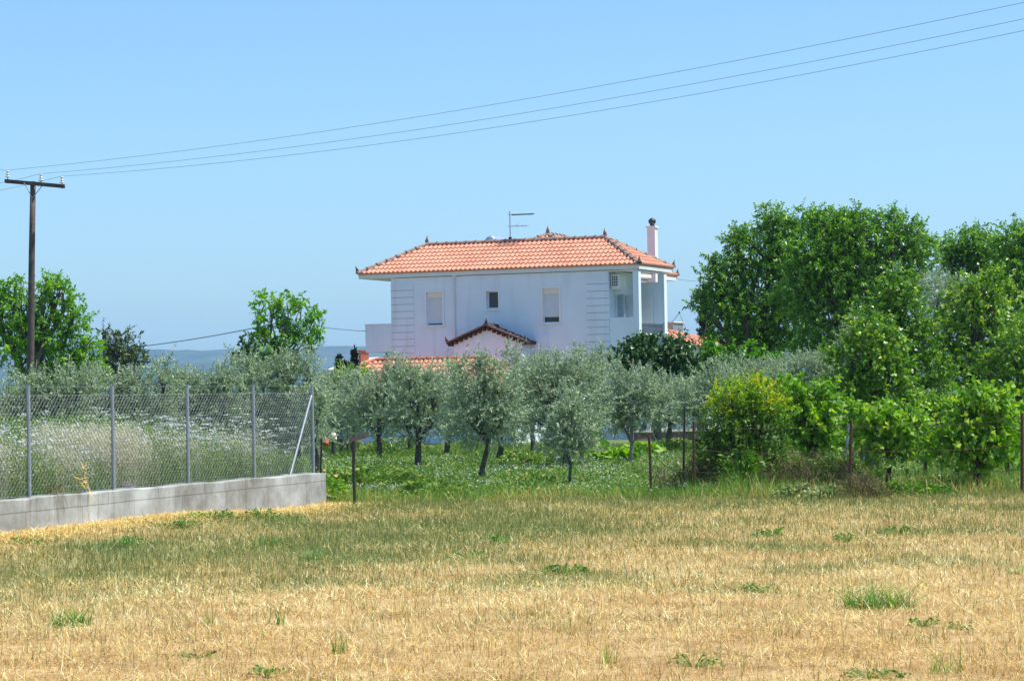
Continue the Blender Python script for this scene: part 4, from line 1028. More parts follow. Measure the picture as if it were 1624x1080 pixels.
# --- olives behind the chain link fence
OF = 'olive trees behind the chain link fence'
def oliveL(Y, blobs, label):
    cx_ = blobs[0][0]; blobs = blobs + [(cx_, 655, 46, 26), (cx_ + 20, 678, 34, 20)]; olive(None, Y, blobs, label, group=OF, r0=0.09)
oliveL(52, [(35, 612, 44, 28), (10, 640, 50, 36), (70, 600, 24, 18)], 'olive at the left picture edge at the foot of the utility pole')
oliveL(52, [(100, 605, 38, 28), (125, 590, 24, 16), (95, 640, 44, 34)], 'olive just right of the utility pole behind the fence')
oliveL(53, [(165, 610, 36, 28), (150, 594, 20, 14), (170, 645, 44, 30)], 'olive behind the second fence post from the left')
oliveL(53, [(225, 610, 36, 30), (262, 585, 16, 24), (245, 640, 48, 30), (205, 592, 20, 14)], 'olive with a spiky shoot between the second and third fence posts')
oliveL(54, [(298, 610, 32, 26), (318, 600, 22, 18), (300, 640, 40, 30), (290, 590, 10, 12)], 'olive directly behind the middle fence post')
oliveL(54, [(345, 605, 30, 26), (355, 590, 20, 14), (345, 640, 40, 30)], 'olive below the dark cable, left of the light green tree')
oliveL(55, [(400, 590, 34, 34), (385, 570, 18, 18), (410, 630, 44, 34)], 'olive right under the left half of the light green tree')
oliveL(55, [(465, 585, 34, 34), (485, 565, 16, 18), (450, 575, 24, 28), (465, 630, 40, 34)], 'olive whose crown ends beside the distant hills, near the fence end')
olive(None, 50, [(498, 645, 20, 30), (508, 618, 16, 20)], 'narrow olive showing either side of the last fence post', group=OF, r0=0.06)

# --- other trees
tree('walnut_tree', 'ash', L_BRIGHT, M_BARK, None, 80, [(30, 480, 38, 34), (85, 460, 34, 26), (78, 440, 18, 14), (25, 450, 24, 18), (115, 495, 28, 34), (60, 520, 50, 34), (135, 540, 26, 34), (20, 540, 40, 40), (100, 560, 48, 28), (-20, 480, 40, 50), (100, 447, 8, 8), (75, 590, 60, 24), (150, 578, 20, 22)], 'broad light green tree behind the utility pole', 'tree', r0=0.22)
tree('oak_tree', 'dark', L_DARK, M_BARK, None, 84, [(195, 555, 26, 26), (185, 535, 14, 12), (215, 570, 22, 22), (178, 575, 20, 26), (163, 527, 6, 9)], 'small dark oak between the broad green tree and the hills', 'tree', r0=0.14)
tree('ash_tree', 'ash', L_BRIGHT, M_BARK, None, 72, [(425, 470, 20, 15), (455, 472, 13, 12), (478, 478, 14, 14), (430, 500, 22, 18), (420, 530, 20, 16), (498, 497, 16, 14), (480, 520, 18, 13), (505, 518, 10, 9), (445, 540, 22, 20), (460, 510, 12, 18), (497, 535, 13, 8), (430, 560, 22, 20), (450, 568, 20, 16), (410, 515, 10, 12)], 'slender light green tree standing against the sky left of the house', 'tree', r0=0.075, sub=2, fork_px=(447, 575))
tree('shrub', 'fig', L_FIG, M_BARK, None, 68, [(392, 555, 16, 14), (402, 568, 16, 14)], 'dark green shrub top at the left foot of the slender light green tree', 'shrub', r0=0.06)
CYG = 'young cypresses left of the house'
for (cx_, ct, cb, w_, lab) in ((537, 568, 608, 5, 'leftmost of the three young cypresses below the left balcony'), (549, 577, 600, 4, 'shortest cypress, between the two others below the left balcony'), (561, 556, 606, 5, 'tallest cypress, rightmost of three below the left balcony')):
    tree('cypress', 'cypress', L_CYP, M_BARK, None, 76, [(cx_ + (cb - y_) * 0.03, y_, w_ * (0.45 + 0.6 * (y_ - ct) / (cb - ct)), 8) for y_ in range(ct + 4, cb + 8, 6)], lab, 'cypress', CYG, r0=0.04, sub=0)
tree('shrub', 'apricot', L_VINE, M_BARK, None, 74, [(548, 606, 18, 12), (566, 602, 12, 10), (535, 612, 12, 9)], 'yellow green shrub at the foot of the young cypresses', 'shrub', r0=0.05)

tree('fig_tree', 'fig', L_FIG, M_BARK, None, 78, [(1030, 562, 40, 26), (1005, 558, 26, 17), (1052, 557, 26, 16), (1018, 546, 18, 11), (1075, 560, 24, 26), (985, 575, 20, 16), (1060, 585, 34, 22), (1090, 580, 20, 22)], 'dark green tree in front of the corner balcony', 'tree', r0=0.15)
WG = 'tall dark green walnut trees on the right'
tree('walnut_tree', 'walnut', L_WALNUT, M_BARK, None, 86, [(1190, 400, 40, 34), (1165, 368, 14, 14), (1150, 440, 36, 36), (1235, 380, 40, 38), (1228, 345, 26, 20), (1250, 440, 48, 44), (1175, 490, 48, 44), (1135, 470, 22, 28), (1130, 405, 9, 12), (1240, 500, 50, 42), (1270, 350, 22, 18), (1150, 535, 36, 24), (1220, 540, 50, 24), (1106, 478, 10, 8)], 'leftmost tall walnut, its crown thinning towards the house', 'tree', WG, r0=0.22)
tree('walnut_tree', 'walnut', L_WALNUT, M_BARK, None, 83, [(1325, 365, 44, 36), (1345, 346, 28, 18), (1305, 345, 20, 18), (1380, 375, 38, 36), (1300, 430, 46, 44), (1365, 440, 50, 46), (1320, 500, 50, 44), (1385, 505, 44, 40), (1440, 372, 32, 30), (1405, 346, 20, 16), (1438, 352, 14, 12), (1455, 400, 28, 34), (1430, 440, 36, 40), (1310, 550, 60, 26), (1285, 400, 40, 46), (1270, 460, 40, 40), (1345, 400, 40, 40)], 'tallest walnut in the middle of the right hand trees', 'tree', WG, r0=0.25)
tree('walnut_tree', 'walnut', L_WALNUT, M_BARK, None, 90, [(1540, 385, 36, 22), (1510, 400, 26, 16), (1575, 400, 36, 28), (1545, 370, 20, 12), (1530, 430, 40, 26), (1590, 440, 46, 34), (1500, 388, 12, 8)], 'walnut with horizontal boughs behind the fruit trees on the right', 'tree', WG, r0=0.2)
tree('walnut_tree', 'walnut', L_WALNUT, M_BARK, None, 87, [(1610, 375, 34, 20), (1640, 380, 40, 30), (1625, 430, 44, 46), (1660, 470, 60, 60), (1600, 480, 40, 30)], 'walnut cut off by the right picture edge', 'tree', WG, r0=0.2)
tree('cypress', 'cypress', L_CYP, M_BARK, None, 96, [(1119 + (520 - y_) * 0.02, y_, 5 + 7 * (y_ - 455) / 90, 12) for y_ in range(462, 545, 9)], 'dark narrow cypress against the left edge of the tall walnut trees', 'cypress', r0=0.08, sub=0)
tree('fig_tree', 'fig', L_BRIGHT, M_BARK, None, 80, [(1140, 575, 34, 18), (1180, 568, 34, 18), (1115, 590, 24, 16), (1160, 590, 40, 18), (1220, 575, 30, 16), (1130, 555, 14, 10)], 'bright green fig tree low between the house and the walnut trees', 'tree', r0=0.1, tintshift=lambda b: -0.25)
FG = 'yellow green fruit trees on the right'
tree('fruit_tree', 'apricot', L_APR, M_BARK, None, 52, [(1365, 590, 40, 34), (1400, 560, 34, 34), (1345, 620, 34, 28), (1390, 620, 44, 34), (1380, 530, 28, 26), (1350, 560, 24, 24), (1420, 600, 30, 40)], 'fruit tree left of the others behind the low vine row', 'fruit tree', FG, r0=0.12)
tree('fruit_tree', 'apricot', L_APR, M_BARK, None, 56, [(1420, 480, 36, 28), (1445, 515, 36, 34), (1400, 505, 28, 28), (1450, 560, 44, 36), (1480, 600, 40, 40), (1430, 455, 20, 14), (1440, 630, 44, 30)], 'fruit tree in the middle, darkest between its yellow green neighbours', 'fruit tree', FG, r0=0.14, tintshift=lambda b: -0.1)
tree('fruit_tree', 'apricot', L_APR, M_BARK, None, 57, [(1560, 460, 36, 20), (1535, 480, 34, 26), (1590, 500, 34, 30), (1545, 530, 44, 38), (1500, 530, 30, 34), (1600, 550, 40, 40), (1520, 580, 40, 34), (1570, 600, 44, 30)], 'tallest fruit tree with pale yellow green top near the right edge', 'fruit tree', FG, r0=0.14, tintshift=lambda b: 0.08)
tree('fruit_tree', 'apricot', L_APR, M_BARK, None, 53, [(1625, 540, 34, 40), (1640, 600, 44, 46), (1600, 630, 34, 24), (1565, 575, 24, 14), (1590, 585, 26, 10)], 'fruit tree cut off by the right picture edge behind the vines', 'fruit tree', FG, r0=0.12)

# --- vines, shrubs along the right field edge
VG = 'grape vines at the field edge'
def vine(base, blobs, label, **k): return tree('grape_vine', 'vine', L_VINE, M_VINEB, base, 0, blobs, label, 'grape vine', VG, r0=k.pop('r0', 0.05), **k)
vine((1290, 768), [(1285, 640, 30, 30), (1300, 665, 28, 32), (1270, 670, 24, 30), (1310, 640, 16, 22), (1265, 625, 18, 14), (1295, 700, 26, 24)], 'tall grape vine between the yellow shrub and the rusty post', fork_px=(1290, 720))
vine((1411, 780), [(1400, 672, 24, 22), (1385, 655, 18, 14), (1425, 680, 22, 22), (1410, 710, 26, 22), (1375, 690, 14, 20), (1442, 690, 12, 22)], 'low grape vine just right of the rusty post', fork_px=(1411, 735))
vine((1469, 765), [(1468, 700, 12, 14), (1480, 712, 9, 14), (1480, 690, 8, 8), (1445, 668, 20, 12)], 'smallest grape vine, thin, between two bushier ones', fork_px=(1469, 725), r0=0.035)
vine((1549, 778), [(1540, 690, 34, 32), (1560, 650, 34, 28), (1520, 700, 24, 30), (1580, 700, 26, 30), (1545, 720, 36, 24), (1575, 640, 24, 18), (1520, 640, 14, 14)], 'bushiest grape vine with a thick dark trunk near the right edge', fork_px=(1549, 735), r0=0.09)
vine((1600, 760), [(1600, 665, 22, 28), (1610, 700, 18, 26), (1592, 640, 16, 16)], 'grape vine behind the rusty post at the right edge', fork_px=(1598, 725))
vine((1500, 742), [(1485, 645, 22, 14), (1500, 665, 24, 16), (1475, 655, 14, 12), (1515, 650, 16, 14)], 'grape vine of the second row, leaves above a dark gap', fork_px=(1500, 690))
vine((1355, 752), [(1360, 680, 18, 26), (1350, 650, 12, 12), (1340, 690, 12, 22)], 'grape vine of the second row directly behind the rusty middle post', fork_px=(1352, 715), r0=0.035)
def yel(b):
    return -0.08 + 0.30 * sst(0.9, 1.7, b[:, 2]) + 0.20 * np.sin(b[:, 0] * 2.3 + 0.4) * np.sin(b[:, 2] * 3.3 + b[:, 0] * 2.2) - 0.17 
tree('pomegranate_shrub', 'pom', L_POM, M_VINEB, (1180, 778), 0, [(1180, 645, 38, 34), (1160, 632, 32, 26), (1215, 640, 30, 28), (1120, 700, 22, 20), (1150, 670, 32, 32), (1210, 680, 34, 34), (1160, 635, 22, 20), (1195, 625, 22, 18), (1225, 655, 20, 24), (1130, 695, 22, 14), (1170, 705, 40, 30), (1215, 715, 28, 26), (1140, 732, 34, 22), (1190, 740, 40, 22), (1228, 738, 26, 20)], 'large shrub with yellowing leaves at the field edge', 'shrub', None, r0=0.06, tintshift=yel, extra_trunks=((-0.5, 0.1, 0.4), (0.4, 0.1, -0.2), (-0.2, -0.1, 0.0)))
vine((1240, 765), [(1215, 622, 22, 16), (1240, 640, 24, 20), (1250, 620, 14, 12), (1240, 670, 20, 22)], 'grape vine climbing behind the yellowing shrub', fork_px=(1240, 700), r0=0.04)

# ------------------------------------------------------------------ posts at the orchard edge
def post(px, py0, py1, mat, name, label, group, rad=0.02, lean=0.0, Y=None):
    g = gnd(px, py1) if Y is None else at(px, py1, Y); t = at(px + lean, py0, g[1])
    mb = MB(); d = (t[0] - g[0]); h = t[2]
    mb.box(-rad, rad, -rad, rad, -0.2, -0.1)
    n = 5; pts = [(d * i / n + random.uniform(-1, 1) * 0.006, random.uniform(-1, 1) * 0.006, (h) * i / n) for i in range(n + 1)]
    mb.tube(pts, rad, 6)
    o = mb.build(name, mat); o.location = (g[0], g[1], float(gz(g[0], g[1]))); return tag(o, label, 'post', group)
PG = 'thin iron posts along the orchard edge'
p1 = post(507, 697, 797, M_DARKIRON, 'fence_post', 'thin dark iron post right beside the end of the concrete wall', PG, 0.02, 3)
p2 = post(562, 697, 803, M_DARKIRON, 'fence_post', 'dark iron post standing below the brown board', PG, 0.028, -1)
p3 = post(1033.5, 692, 785, M_RUST, 'fence_post', 'rusty iron post alone in the green gap left of the brambles', PG, 0.026, -4)
# old wire fence on the right
wf = empty('wire_fence', gnd(1102, 783), 0, 'old rusty post and wire fence along the vines on the right', 'fence')
wf_o = np.array(wf.location)
heads = []
for (px, y0, y1, rad, mt, ln) in ((1101, 668, 782, 0.023, M_RUST, -1), (1083, 645, 779, 0.02, M_DARKIRON, 3), (1347, 668, 786, 0.027, M_RUST, 3), (1336, 672, 776, 0.026, M_STEEL, 10), (1621, 655, 783, 0.03, M_RUST, 0)):
    g = gnd(px, y1); t = at(px + ln, y0, g[1]); mb = MB(); mb.tube([tuple(g - wf_o - np.array([0, 0, 0.1])), tuple(t - wf_o)], rad, 6); mb.build('post', mt, wf); heads.append((g, t))
mb = MB()
seq = [heads[0], heads[2], heads[4]]
gx = gnd(1760, 785); seq.append((gx, np.array([gx[0], gx[1], 1.3])))
for fr_h in (0.93, 0.6, 0.3):
    for a_, b__ in zip(seq[:-1], seq[1:]):
        A = a_[0] + (a_[1] - a_[0]) * fr_h - wf_o; B = b__[0] + (b__[1] - b__[0]) * fr_h - wf_o
        pts = [tuple(A + (B - A) * s - np.array([0, 0, 0.18 * s * (1 - s)])) for s in np.linspace(0, 1, 9)]
        mb.tube(pts, 0.004, 4, cap=False)
mb.build('wire', M_RUST, wf)

# things on the stump and post
g = gnd(529, 727); s0 = at(529, 700, g[1])
st = MB().tube([(0, 0, -0.1), (0.0, 0, float(s0[2]) * 0.5), (-0.01, 0, float(s0[2]))], [0.075, 0.06, 0.055], 8).build('wooden_stake', M_DARKIRON)
st.location = g; tag(st, 'short dark stake under the white cloth bundle', 'stake')
def lump(name, c, r_, mat, label, cat, seed=0, amp=0.3):
    bm = bmesh.new(); bmesh.ops.create_icosphere(bm, subdivisions=3, radius=1)
    for v in bm.verts:
        n_ = mnoise.noise(v.co * 1.7 + Vector((seed, 0, 0))) * amp + mnoise.noise(v.co * 4 + Vector((0, seed, 0))) * amp * 0.4
        v.co = Vector((v.co.x * r_[0], v.co.y * r_[1], v.co.z * r_[2])) * (1 + n_)
    me = bpy.data.meshes.new(name); bm.to_mesh(me); bm.free(); o = link(name, me, mat); o.location = tuple(c); return tag(o, label, cat)
cb = at(528, 693, g[1]); lump('cloth_bundle', cb, (0.11, 0.1, 0.12), M_CLOTH, 'off white cloth bundle on top of the dark stake', 'cloth', 3, 0.55)
pp = at(517, 699, g[1] - 0.2)
mb = MB(); mb.lathe((0, 0, 0), [(0.07, -0.08), (0.10, 0.07), (0.115, 0.07), (0.115, 0.1), (0.09, 0.1), (0.06, -0.05), (0, -0.05)], 14)
fp = mb.build('clay_pot', M_TERRA); fp.location = tuple(pp); tag(fp, 'orange clay pot hanging on the thin post beside the white cloth bundle', 'pot')
fp.rotation_euler = (R(160), R(15), 0)
pk = np.array(p2.location) + np.array([0, 0, 0]); tp2 = at(561, 695, pk[1])
mb = MB(); mb.box(-0.09, 0.20, -0.02, 0.02, -0.035, 0.035); bd = mb.build('board', M_STONEW); bd.location = (tp2[0] + 0.03, tp2[1] - 0.05, tp2[2]); bd.rotation_euler = (0, R(-12), 0); tag(bd, 'short brown wooden board nailed across the dark post', 'board')

# ------------------------------------------------------------------ patio wall and pots
gw = gnd(1012, 699)
w0, w1 = at(1010, 686, gw[1]), at(1140, 684, gw[1] + 1.0)
wz_ = float(w0[2])
dwl = w1 - w0; L_ = math.hypot(dwl[0], dwl[1]); aw = math.atan2(dwl[1], dwl[0])
gwall = empty('garden_wall', (w0[0], w0[1], 0), aw, 'low dark garden wall with a pale coping under the right olives', 'wall')
MB().box(0, L_, 0, 0.3, -0.1, wz_).build('wall', M_STONEW, gwall)
MB().box(-0.05, L_ + 0.05, -0.04, 0.34, wz_ + 0.002, wz_ + 0.06).build('coping', M_COPING, gwall)
def pot(px, py, r_, h, mat, label):
    d = (px - 1010) / 130 * L_; o = MB()
    o.lathe((0, 0, 0), [(r_ * 0.7, 0), (r_, h * 0.85), (r_ * 1.12, h * 0.85), (r_ * 1.12, h), (r_ * 0.9, h), (r_ * 0.8, h * 0.8), (0, h * 0.8)], 16)
    q = o.build('flower_pot', mat); q.location = (w0[0] + math.cos(aw) * d - math.sin(aw) * 0.15, w0[1] + math.sin(aw) * d + math.cos(aw) * 0.15, wz_ + 0.062); tag(q, label, 'pot', 'pots on the garden wall')
pot(1024, 680, 0.10, 0.2, M_DARKMET, 'dark pot at the left end of the garden wall')
pot(1040, 680, 0.14, 0.22, M_TERRA, 'wide reddish pot in the middle of the garden wall')

# leafy vegetable plants
def big_leaf_plant(px, py, n, rad, h, L, W, mat, name, label, cat, group=None, tsh=0.0, Y=None):
    g = gnd(px, py); g[2] = float(gz(g[0], g[1]))
    a = rng.uniform(0, 6.28, n); a = a + 0.9 * np.sin(a * 2 + rng.uniform(0, 6)); r_ = rad * np.sqrt(rng.uniform(0, 1, n)) * (1 + 0.35 * np.sin(a * 3 + rng.uniform(0, 6))); hh = h * rng.uniform(0.35, 1, n) * (1 - 0.45 * (r_ / rad) ** 2)
    base = np.stack([r_ * np.cos(a), r_ * np.sin(a), hh], -1)
    D = unit(np.stack([np.cos(a), np.sin(a), rng.uniform(-0.2, 0.7, n)], -1) + 0.5 * rng.normal(size=(n, 3)))
    V = leaf_faces(base, D, L * rng.uniform(0.6, 1.2, n), W * rng.uniform(0.6, 1.2, n), 0.3, 0.15)
    # stems
    S = np.zeros((n, 4, 3)); w = 0.006
    foot = np.stack([0.25 * r_ * np.cos(a), 0.25 * r_ * np.sin(a), np.zeros(n)], -1)
    S[:, 0] = foot; S[:, 1] = foot + [w, 0, 0]; S[:, 2] = base + [w, 0, 0]; S[:, 3] = base
    Vv = np.concatenate([V, S]); tn = np.concatenate([np.clip(0.5 + tsh + rng.normal(0, 0.22, n), 0, 1), np.full(n, 0.4)])
    o = quads(name, Vv, mat, None, tn); o.location = tuple(g); return tag(o, label, cat, group)
SQ = 'squash plants by the pale stemmed olive'
for i, (px, py, lab) in enumerate(((952, 733, 'leftmost squash plant, broad pale leaves between two olives'), (975, 735, 'largest squash plant, broad bright leaves left of the pale stemmed olive'), (1022, 728, 'squash plant just right of the pale stemmed olive'), (940, 712, 'squash plant behind the others, under the olive crowns'))):
    big_leaf_plant(px, py, 90, 0.42, 0.42, 0.28, 0.26, L_VINE, 'squash_plant', lab, 'squash plant', SQ, 0.05 if i != 3 else -0.1)
LG = 'leafy green plants in the orchard'
for (px, py, rad, h, lab) in ((835, 740, 0.7, 0.42, 'round dark green leafy plant left of the widest olive'), (862, 742, 0.6, 0.38, 'leafy green plant touching the widest olive trunk'), (850, 768, 0.9, 0.16, 'flat leafy plant on bare soil left of the smallest olive'), (545, 780, 0.75, 0.45, 'tall weed clump between the two dark posts'), (600, 778, 0.9, 0.5, 'widest weed clump right of the dark post'), (520, 795, 0.35, 0.42, 'yellow green weed clump at the end of the concrete wall'), (680, 790, 0.6, 0.32, 'low weed clump at the field edge left of the nearest olive'), (1060, 722, 0.9, 0.5, 'leafy plants in front of the garden wall'), (625, 716, 0.9, 0.45, 'leafy plants between the forked and the second row olives'), (540, 716, 0.9, 0.4, 'leafy plants behind the dark stake'), (740, 712, 1.2, 0.35, 'leafy plants behind the slim leaning olive trunk')):
    big_leaf_plant(px, py, int(750 * rad * (0.6 + h)), rad, h, 0.12, 0.055, L_MEADOW if px != 520 else L_VINE, 'leafy_plant', lab, 'plant', LG, 0.1)

# nettle like patch and brambles at the right field edge
def bramble(px, py, n, rx, h, mat, label, seed):
    g = gnd(px, py); g[2] = float(gz(g[0], g[1])); V = []; tn = []
    n = int(n)
    for k in range(n):
        x = rng.normal(0, rx * 0.5); y = rng.normal(0, 0.35); a = rng.uniform(0, 6.28); l = h * rng.uniform(0.45, 1.35) * (0.45 + 0.65 * abs(math.sin(x * 3.1 + seed))); out = rng.uniform(0.1, 0.8) * h
        P = np.array([x, y, 0.0]); m = 7; t0 = np.clip(rng.normal(0.5, 0.22), 0, 1); prev = P; w = rng.uniform(0.0025, 0.006)
        for s in np.linspace(1 / m, 1, m):
            q = P + np.array([math.cos(a) * out * s ** 1.4, math.sin(a) * out * s ** 1.4, l * (s - 0.45 * s ** 2.2)])
            V.append([prev + [-w, 0, 0], prev + [w, 0, 0], q + [w, 0, 0], q + [-w, 0, 0]]); tn.append(t0); prev = q
            if s > 0.3 and rng.random() < 0.5:
                e = q + rng.normal(0, 0.06, 3); V.append([q, q + [0.0, 0, 0.012], e + [0, 0, 0.006], e]); tn.append(min(1, t0 + 0.15))
    o = quads('bramble', np.array(V), mat, None, tn); o.location = tuple(g); return tag(o, label, 'bramble', 'dry brambles at the field edge')
bramble(1100, 778, 260, 0.7, 1.0, L_DRY, 'dry grey bramble around the leftmost rusty posts', 1)
bramble(1155, 778, 300, 1.0, 0.95, L_DRY, 'dry brown bramble under the yellowing shrub', 2)
bramble(1240, 778, 340, 1.0, 1.05, L_DRY, 'reddish dry bramble below the tall grape vine', 3)
bramble(1320, 780, 300, 0.8, 1.05, L_DRY, 'straw coloured bramble left of the rusty middle post', 4)
bramble(1375, 790, 200, 0.6, 0.55, L_DRY, 'thin dry bramble right of the rusty middle post', 5)
for (px, py, rad, lab) in ((1262, 788, 0.42, 'low pale green creeping plant in front of the reddish bramble'), (1315, 790, 0.5, 'low pale green creeping plant in front of the rusty middle post')):
    big_leaf_plant(px, py, 420, rad, 0.24, 0.10, 0.05, L_GRASS, 'creeping_plant', lab, 'plant', 'pale green creepers at the field edge', 0.3)
UG = 'undergrowth below the vines'
for (px, py, rad, h, lab) in ((1125, 772, 0.5, 0.75, 'dark green undergrowth between the leftmost rusty posts and the yellowing shrub'), (1175, 776, 0.6, 0.8, 'dark green undergrowth directly below the yellowing shrub'), (1275, 772, 0.6, 0.6, 'green undergrowth at the foot of the tall grape vine'), (1325, 774, 0.45, 0.7, 'undergrowth just left of the rusty middle post'), (1500, 772, 0.7, 0.25, 'low weeds between the smallest and the bushiest vine'), (1440, 782, 0.6, 0.25, 'low weeds right of the low grape vine')):
    big_leaf_plant(px, py + 4, int(1700 * rad), rad, h, 0.10, 0.04, L_APR, 'undergrowth', lab, 'plant', UG, -0.12)
rk = gnd(194, 776, 0.58); lump('rock', (rk[0] - 0.0, rk[1] + 0.1, 0.60), (0.16, 0.14, 0.10), M_ROCK, 'grey brown rock on the wall right of the second fence post', 'rock', 5)
# dry stalk hanging over the wall
def stalks(t, label, n=14, colr=L_STRAW, up=0.5, dn=0.4, spread=0.10):
    V = []; tn = []
    for k in range(n):
        x = t + rng.normal(0, spread); P = np.array([x, 0.16 * 0 - 0.15, wz(t) + 0.02]); top_ = P + np.array([rng.normal(0, 0.08), 0.1, up * rng.uniform(0.3, 1)]); bot = P + np.array([rng.normal(0, 0.12), -0.05, -dn * rng.uniform(0.3, 1)])
        for q in (top_, bot): V.append([P, P + [0.006, 0, 0], q + [0.003, 0, 0], q]); tn.append(rng.uniform(0.3, 0.9))
        for j in range(5):
            c = top_ + rng.normal(0, 0.03, 3); e = c + rng.normal(0, 0.03, 3); V.append([c, c + [0.01, 0, 0.01], e + [0.01, 0, 0.01], e]); tn.append(rng.uniform(0.1, 0.5))
    o = quads('dry_stalks', np.array(V), colr, None, tn); o.location = (FA[0], FA[1], 0); o.rotation_euler = (0, 0, frot); return tag(o, label, 'plant', 'dry stalks over the wall')
stalks(1.35, 'yellow dry stalk hanging over the wall between the first two posts', 6, up=0.42, dn=0.35, spread=0.03)
stalks(0.55, 'brown dry stalks hanging down the wall just right of the first post', 16, L_DRY, up=0.1, dn=0.45, spread=0.12)

# ------------------------------------------------------------------ grasses (nobody could count them)
def blades(X, Y, Z, h, w, lean=0.35, az=None):
    n = len(X); a = rng.uniform(0, 6.28, n) if az is None else az
    b = rng.uniform(0, math.pi, n)
    ww = w / 2; dx, dy = np.cos(b) * ww, np.sin(b) * ww
    P = np.stack([X, Y, Z], -1)
    le = lean * rng.normal(size=n) * h
    V = np.zeros((n, 3, 3)); V[:, 0] = P + np.stack([-dx, -dy, 0 * dx], -1); V[:, 1] = P + np.stack([dx, dy, 0 * dx], -1)
    V[:, 2] = P + np.stack([np.cos(a) * le, np.sin(a) * le, h], -1)
    return V
def lying(X, Y, Z, l, w, tilt=0.15):
    n = len(X); a = rng.uniform(0, 6.28, n); D = np.stack([np.cos(a), np.sin(a), tilt * rng.normal(size=n)], -1) * l[:, None]
    W = np.stack([-np.sin(a), np.cos(a), 0 * a], -1) * (w / 2)[:, None]
    P = np.stack([X, Y, Z + 0.02 + rng.uniform(0, 0.05, n)], -1)
    return np.stack([P - W, P + W, P + D + np.array([0, 0, 0.006])], 1)
def sample(n, y0, y1, marg=2.0, pw=1.0):
    u = rng.uniform(0, 1, n); Y = (y0 ** (1 - pw + 1) + u * (y1 ** (2 - pw) - y0 ** (2 - pw))) ** (1 / (2 - pw)) if pw != 2 else y0 * (y1 / y0) ** u
    X = rng.uniform(-1, 1, n) * (0.225 * Y + marg); return X, Y
# straw stubble
X, Y = sample(285000, 13.5, 42.5, 4.0, 1.0)
t_, s_ = fcoord(X, Y); g_ = greenness(X, Y)
ok = ((s_ > 0.16) | (t_ > FL + 0.3)) & (Y < field_edge(X) + 0.4) & (rng.uniform(0, 1, len(X)) > 0.75 * g_)
X, Y = X[ok], Y[ok]; n = len(X); dsc = (Y / 18) ** 0.6
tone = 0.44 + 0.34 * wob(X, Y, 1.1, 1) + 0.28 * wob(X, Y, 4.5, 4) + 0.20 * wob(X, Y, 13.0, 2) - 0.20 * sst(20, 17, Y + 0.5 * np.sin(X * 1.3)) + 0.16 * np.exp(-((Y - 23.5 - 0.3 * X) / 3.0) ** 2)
h = rng.uniform(0.02, 0.085, n) * (1 + 0.35 * wob(X, Y, 2.0, 2) + 0.35 * wob(X, Y, 11.0, 5))
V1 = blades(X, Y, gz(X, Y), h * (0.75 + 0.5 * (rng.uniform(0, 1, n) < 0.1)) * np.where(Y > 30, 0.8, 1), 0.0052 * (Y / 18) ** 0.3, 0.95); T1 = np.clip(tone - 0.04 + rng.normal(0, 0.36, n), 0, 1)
X, Y = sample(230000, 13.5, 42.3, 4.0, 1.0); t_, s_ = fcoord(X, Y); ok = ((s_ > 0.16) | (t_ > FL + 0.3)) & (Y < field_edge(X) + 0.2) & (rng.uniform(0, 1, len(X)) > 0.8 * greenness(X, Y)) & (rng.uniform(0, 1, len(X)) < 0.45 + 0.9 * wob(X, Y, 1.3, 6))
X, Y = X[ok], Y[ok]; n = len(X)
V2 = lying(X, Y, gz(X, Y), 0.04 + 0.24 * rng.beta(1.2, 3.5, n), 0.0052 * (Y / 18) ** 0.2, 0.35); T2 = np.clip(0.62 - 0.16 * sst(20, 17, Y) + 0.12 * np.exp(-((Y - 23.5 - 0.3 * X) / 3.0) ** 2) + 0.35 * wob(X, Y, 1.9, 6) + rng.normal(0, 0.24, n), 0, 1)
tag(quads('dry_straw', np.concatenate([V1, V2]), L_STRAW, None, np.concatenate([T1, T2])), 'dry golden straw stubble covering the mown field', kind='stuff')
X, Y = sample(3600, 13.5, 40, 1.5, 1.0); ok = rng.uniform(0, 1, len(X)) < 0.4 + 0.8 * wob(X, Y, 0.9, 2); t_, s_ = fcoord(X, Y); ok &= (s_ > 0.3) | (t_ > FL); X, Y = X[ok], Y[ok]; n = len(X)
V1 = lying(X, Y, gz(X, Y) + 0.03, rng.uniform(0.12, 0.36, n), np.full(n, 0.0042), 0.25)
tag(quads('loose_straws', V1, L_STRAW, None, np.clip(rng.normal(0.9, 0.12, n), 0, 1)), 'long pale straws lying criss cross on the stubble', kind='stuff')
X, Y = sample(2200, 13.5, 41, 1.5, 1.0); t_, s_ = fcoord(X, Y); ok = (s_ > 0.3) | (t_ > FL); X, Y = X[ok], Y[ok]; n = len(X)
V1 = blades(X, Y, gz(X, Y), rng.uniform(0.12, 0.3, n), 0.005 * (Y / 18) ** 0.5, 0.3)
tag(quads('dry_seed_stalks', V1, L_GREYG, None, np.clip(rng.normal(0.6, 0.3, n), 0, 1)), 'thin standing seed stalks scattered over the field', kind='stuff')
# grey green grass in the band and as fine regrowth
X, Y = sample(290000, 14, 43.5, 4.0, 0.6); t_, s_ = fcoord(X, Y); g_ = greenness(X, Y)
pn = np.clip(g_ * 1.1 + 0.06 + 0.35 * sst(0.25, 0.6, wob(X, Y, 2.2, 7)), 0, 1)
ok = ((s_ > 0.2) | (t_ > FL + 0.3)) & (rng.uniform(0, 1, len(X)) < pn) & (Y < field_edge(X) + 1.5)
X, Y = X[ok], Y[ok]; n = len(X)
V1 = blades(X, Y, gz(X, Y), rng.uniform(0.04, 0.14, n), 0.0065 * (Y / 20) ** 0.6, 0.5)
tag(quads('sparse_grass', V1, L_GREYG, None, np.clip(0.45 + rng.normal(0, 0.25, n) + 0.15 * wob(X, Y, 3, 2), 0, 1)), 'short grey green grass among the straw', kind='stuff')
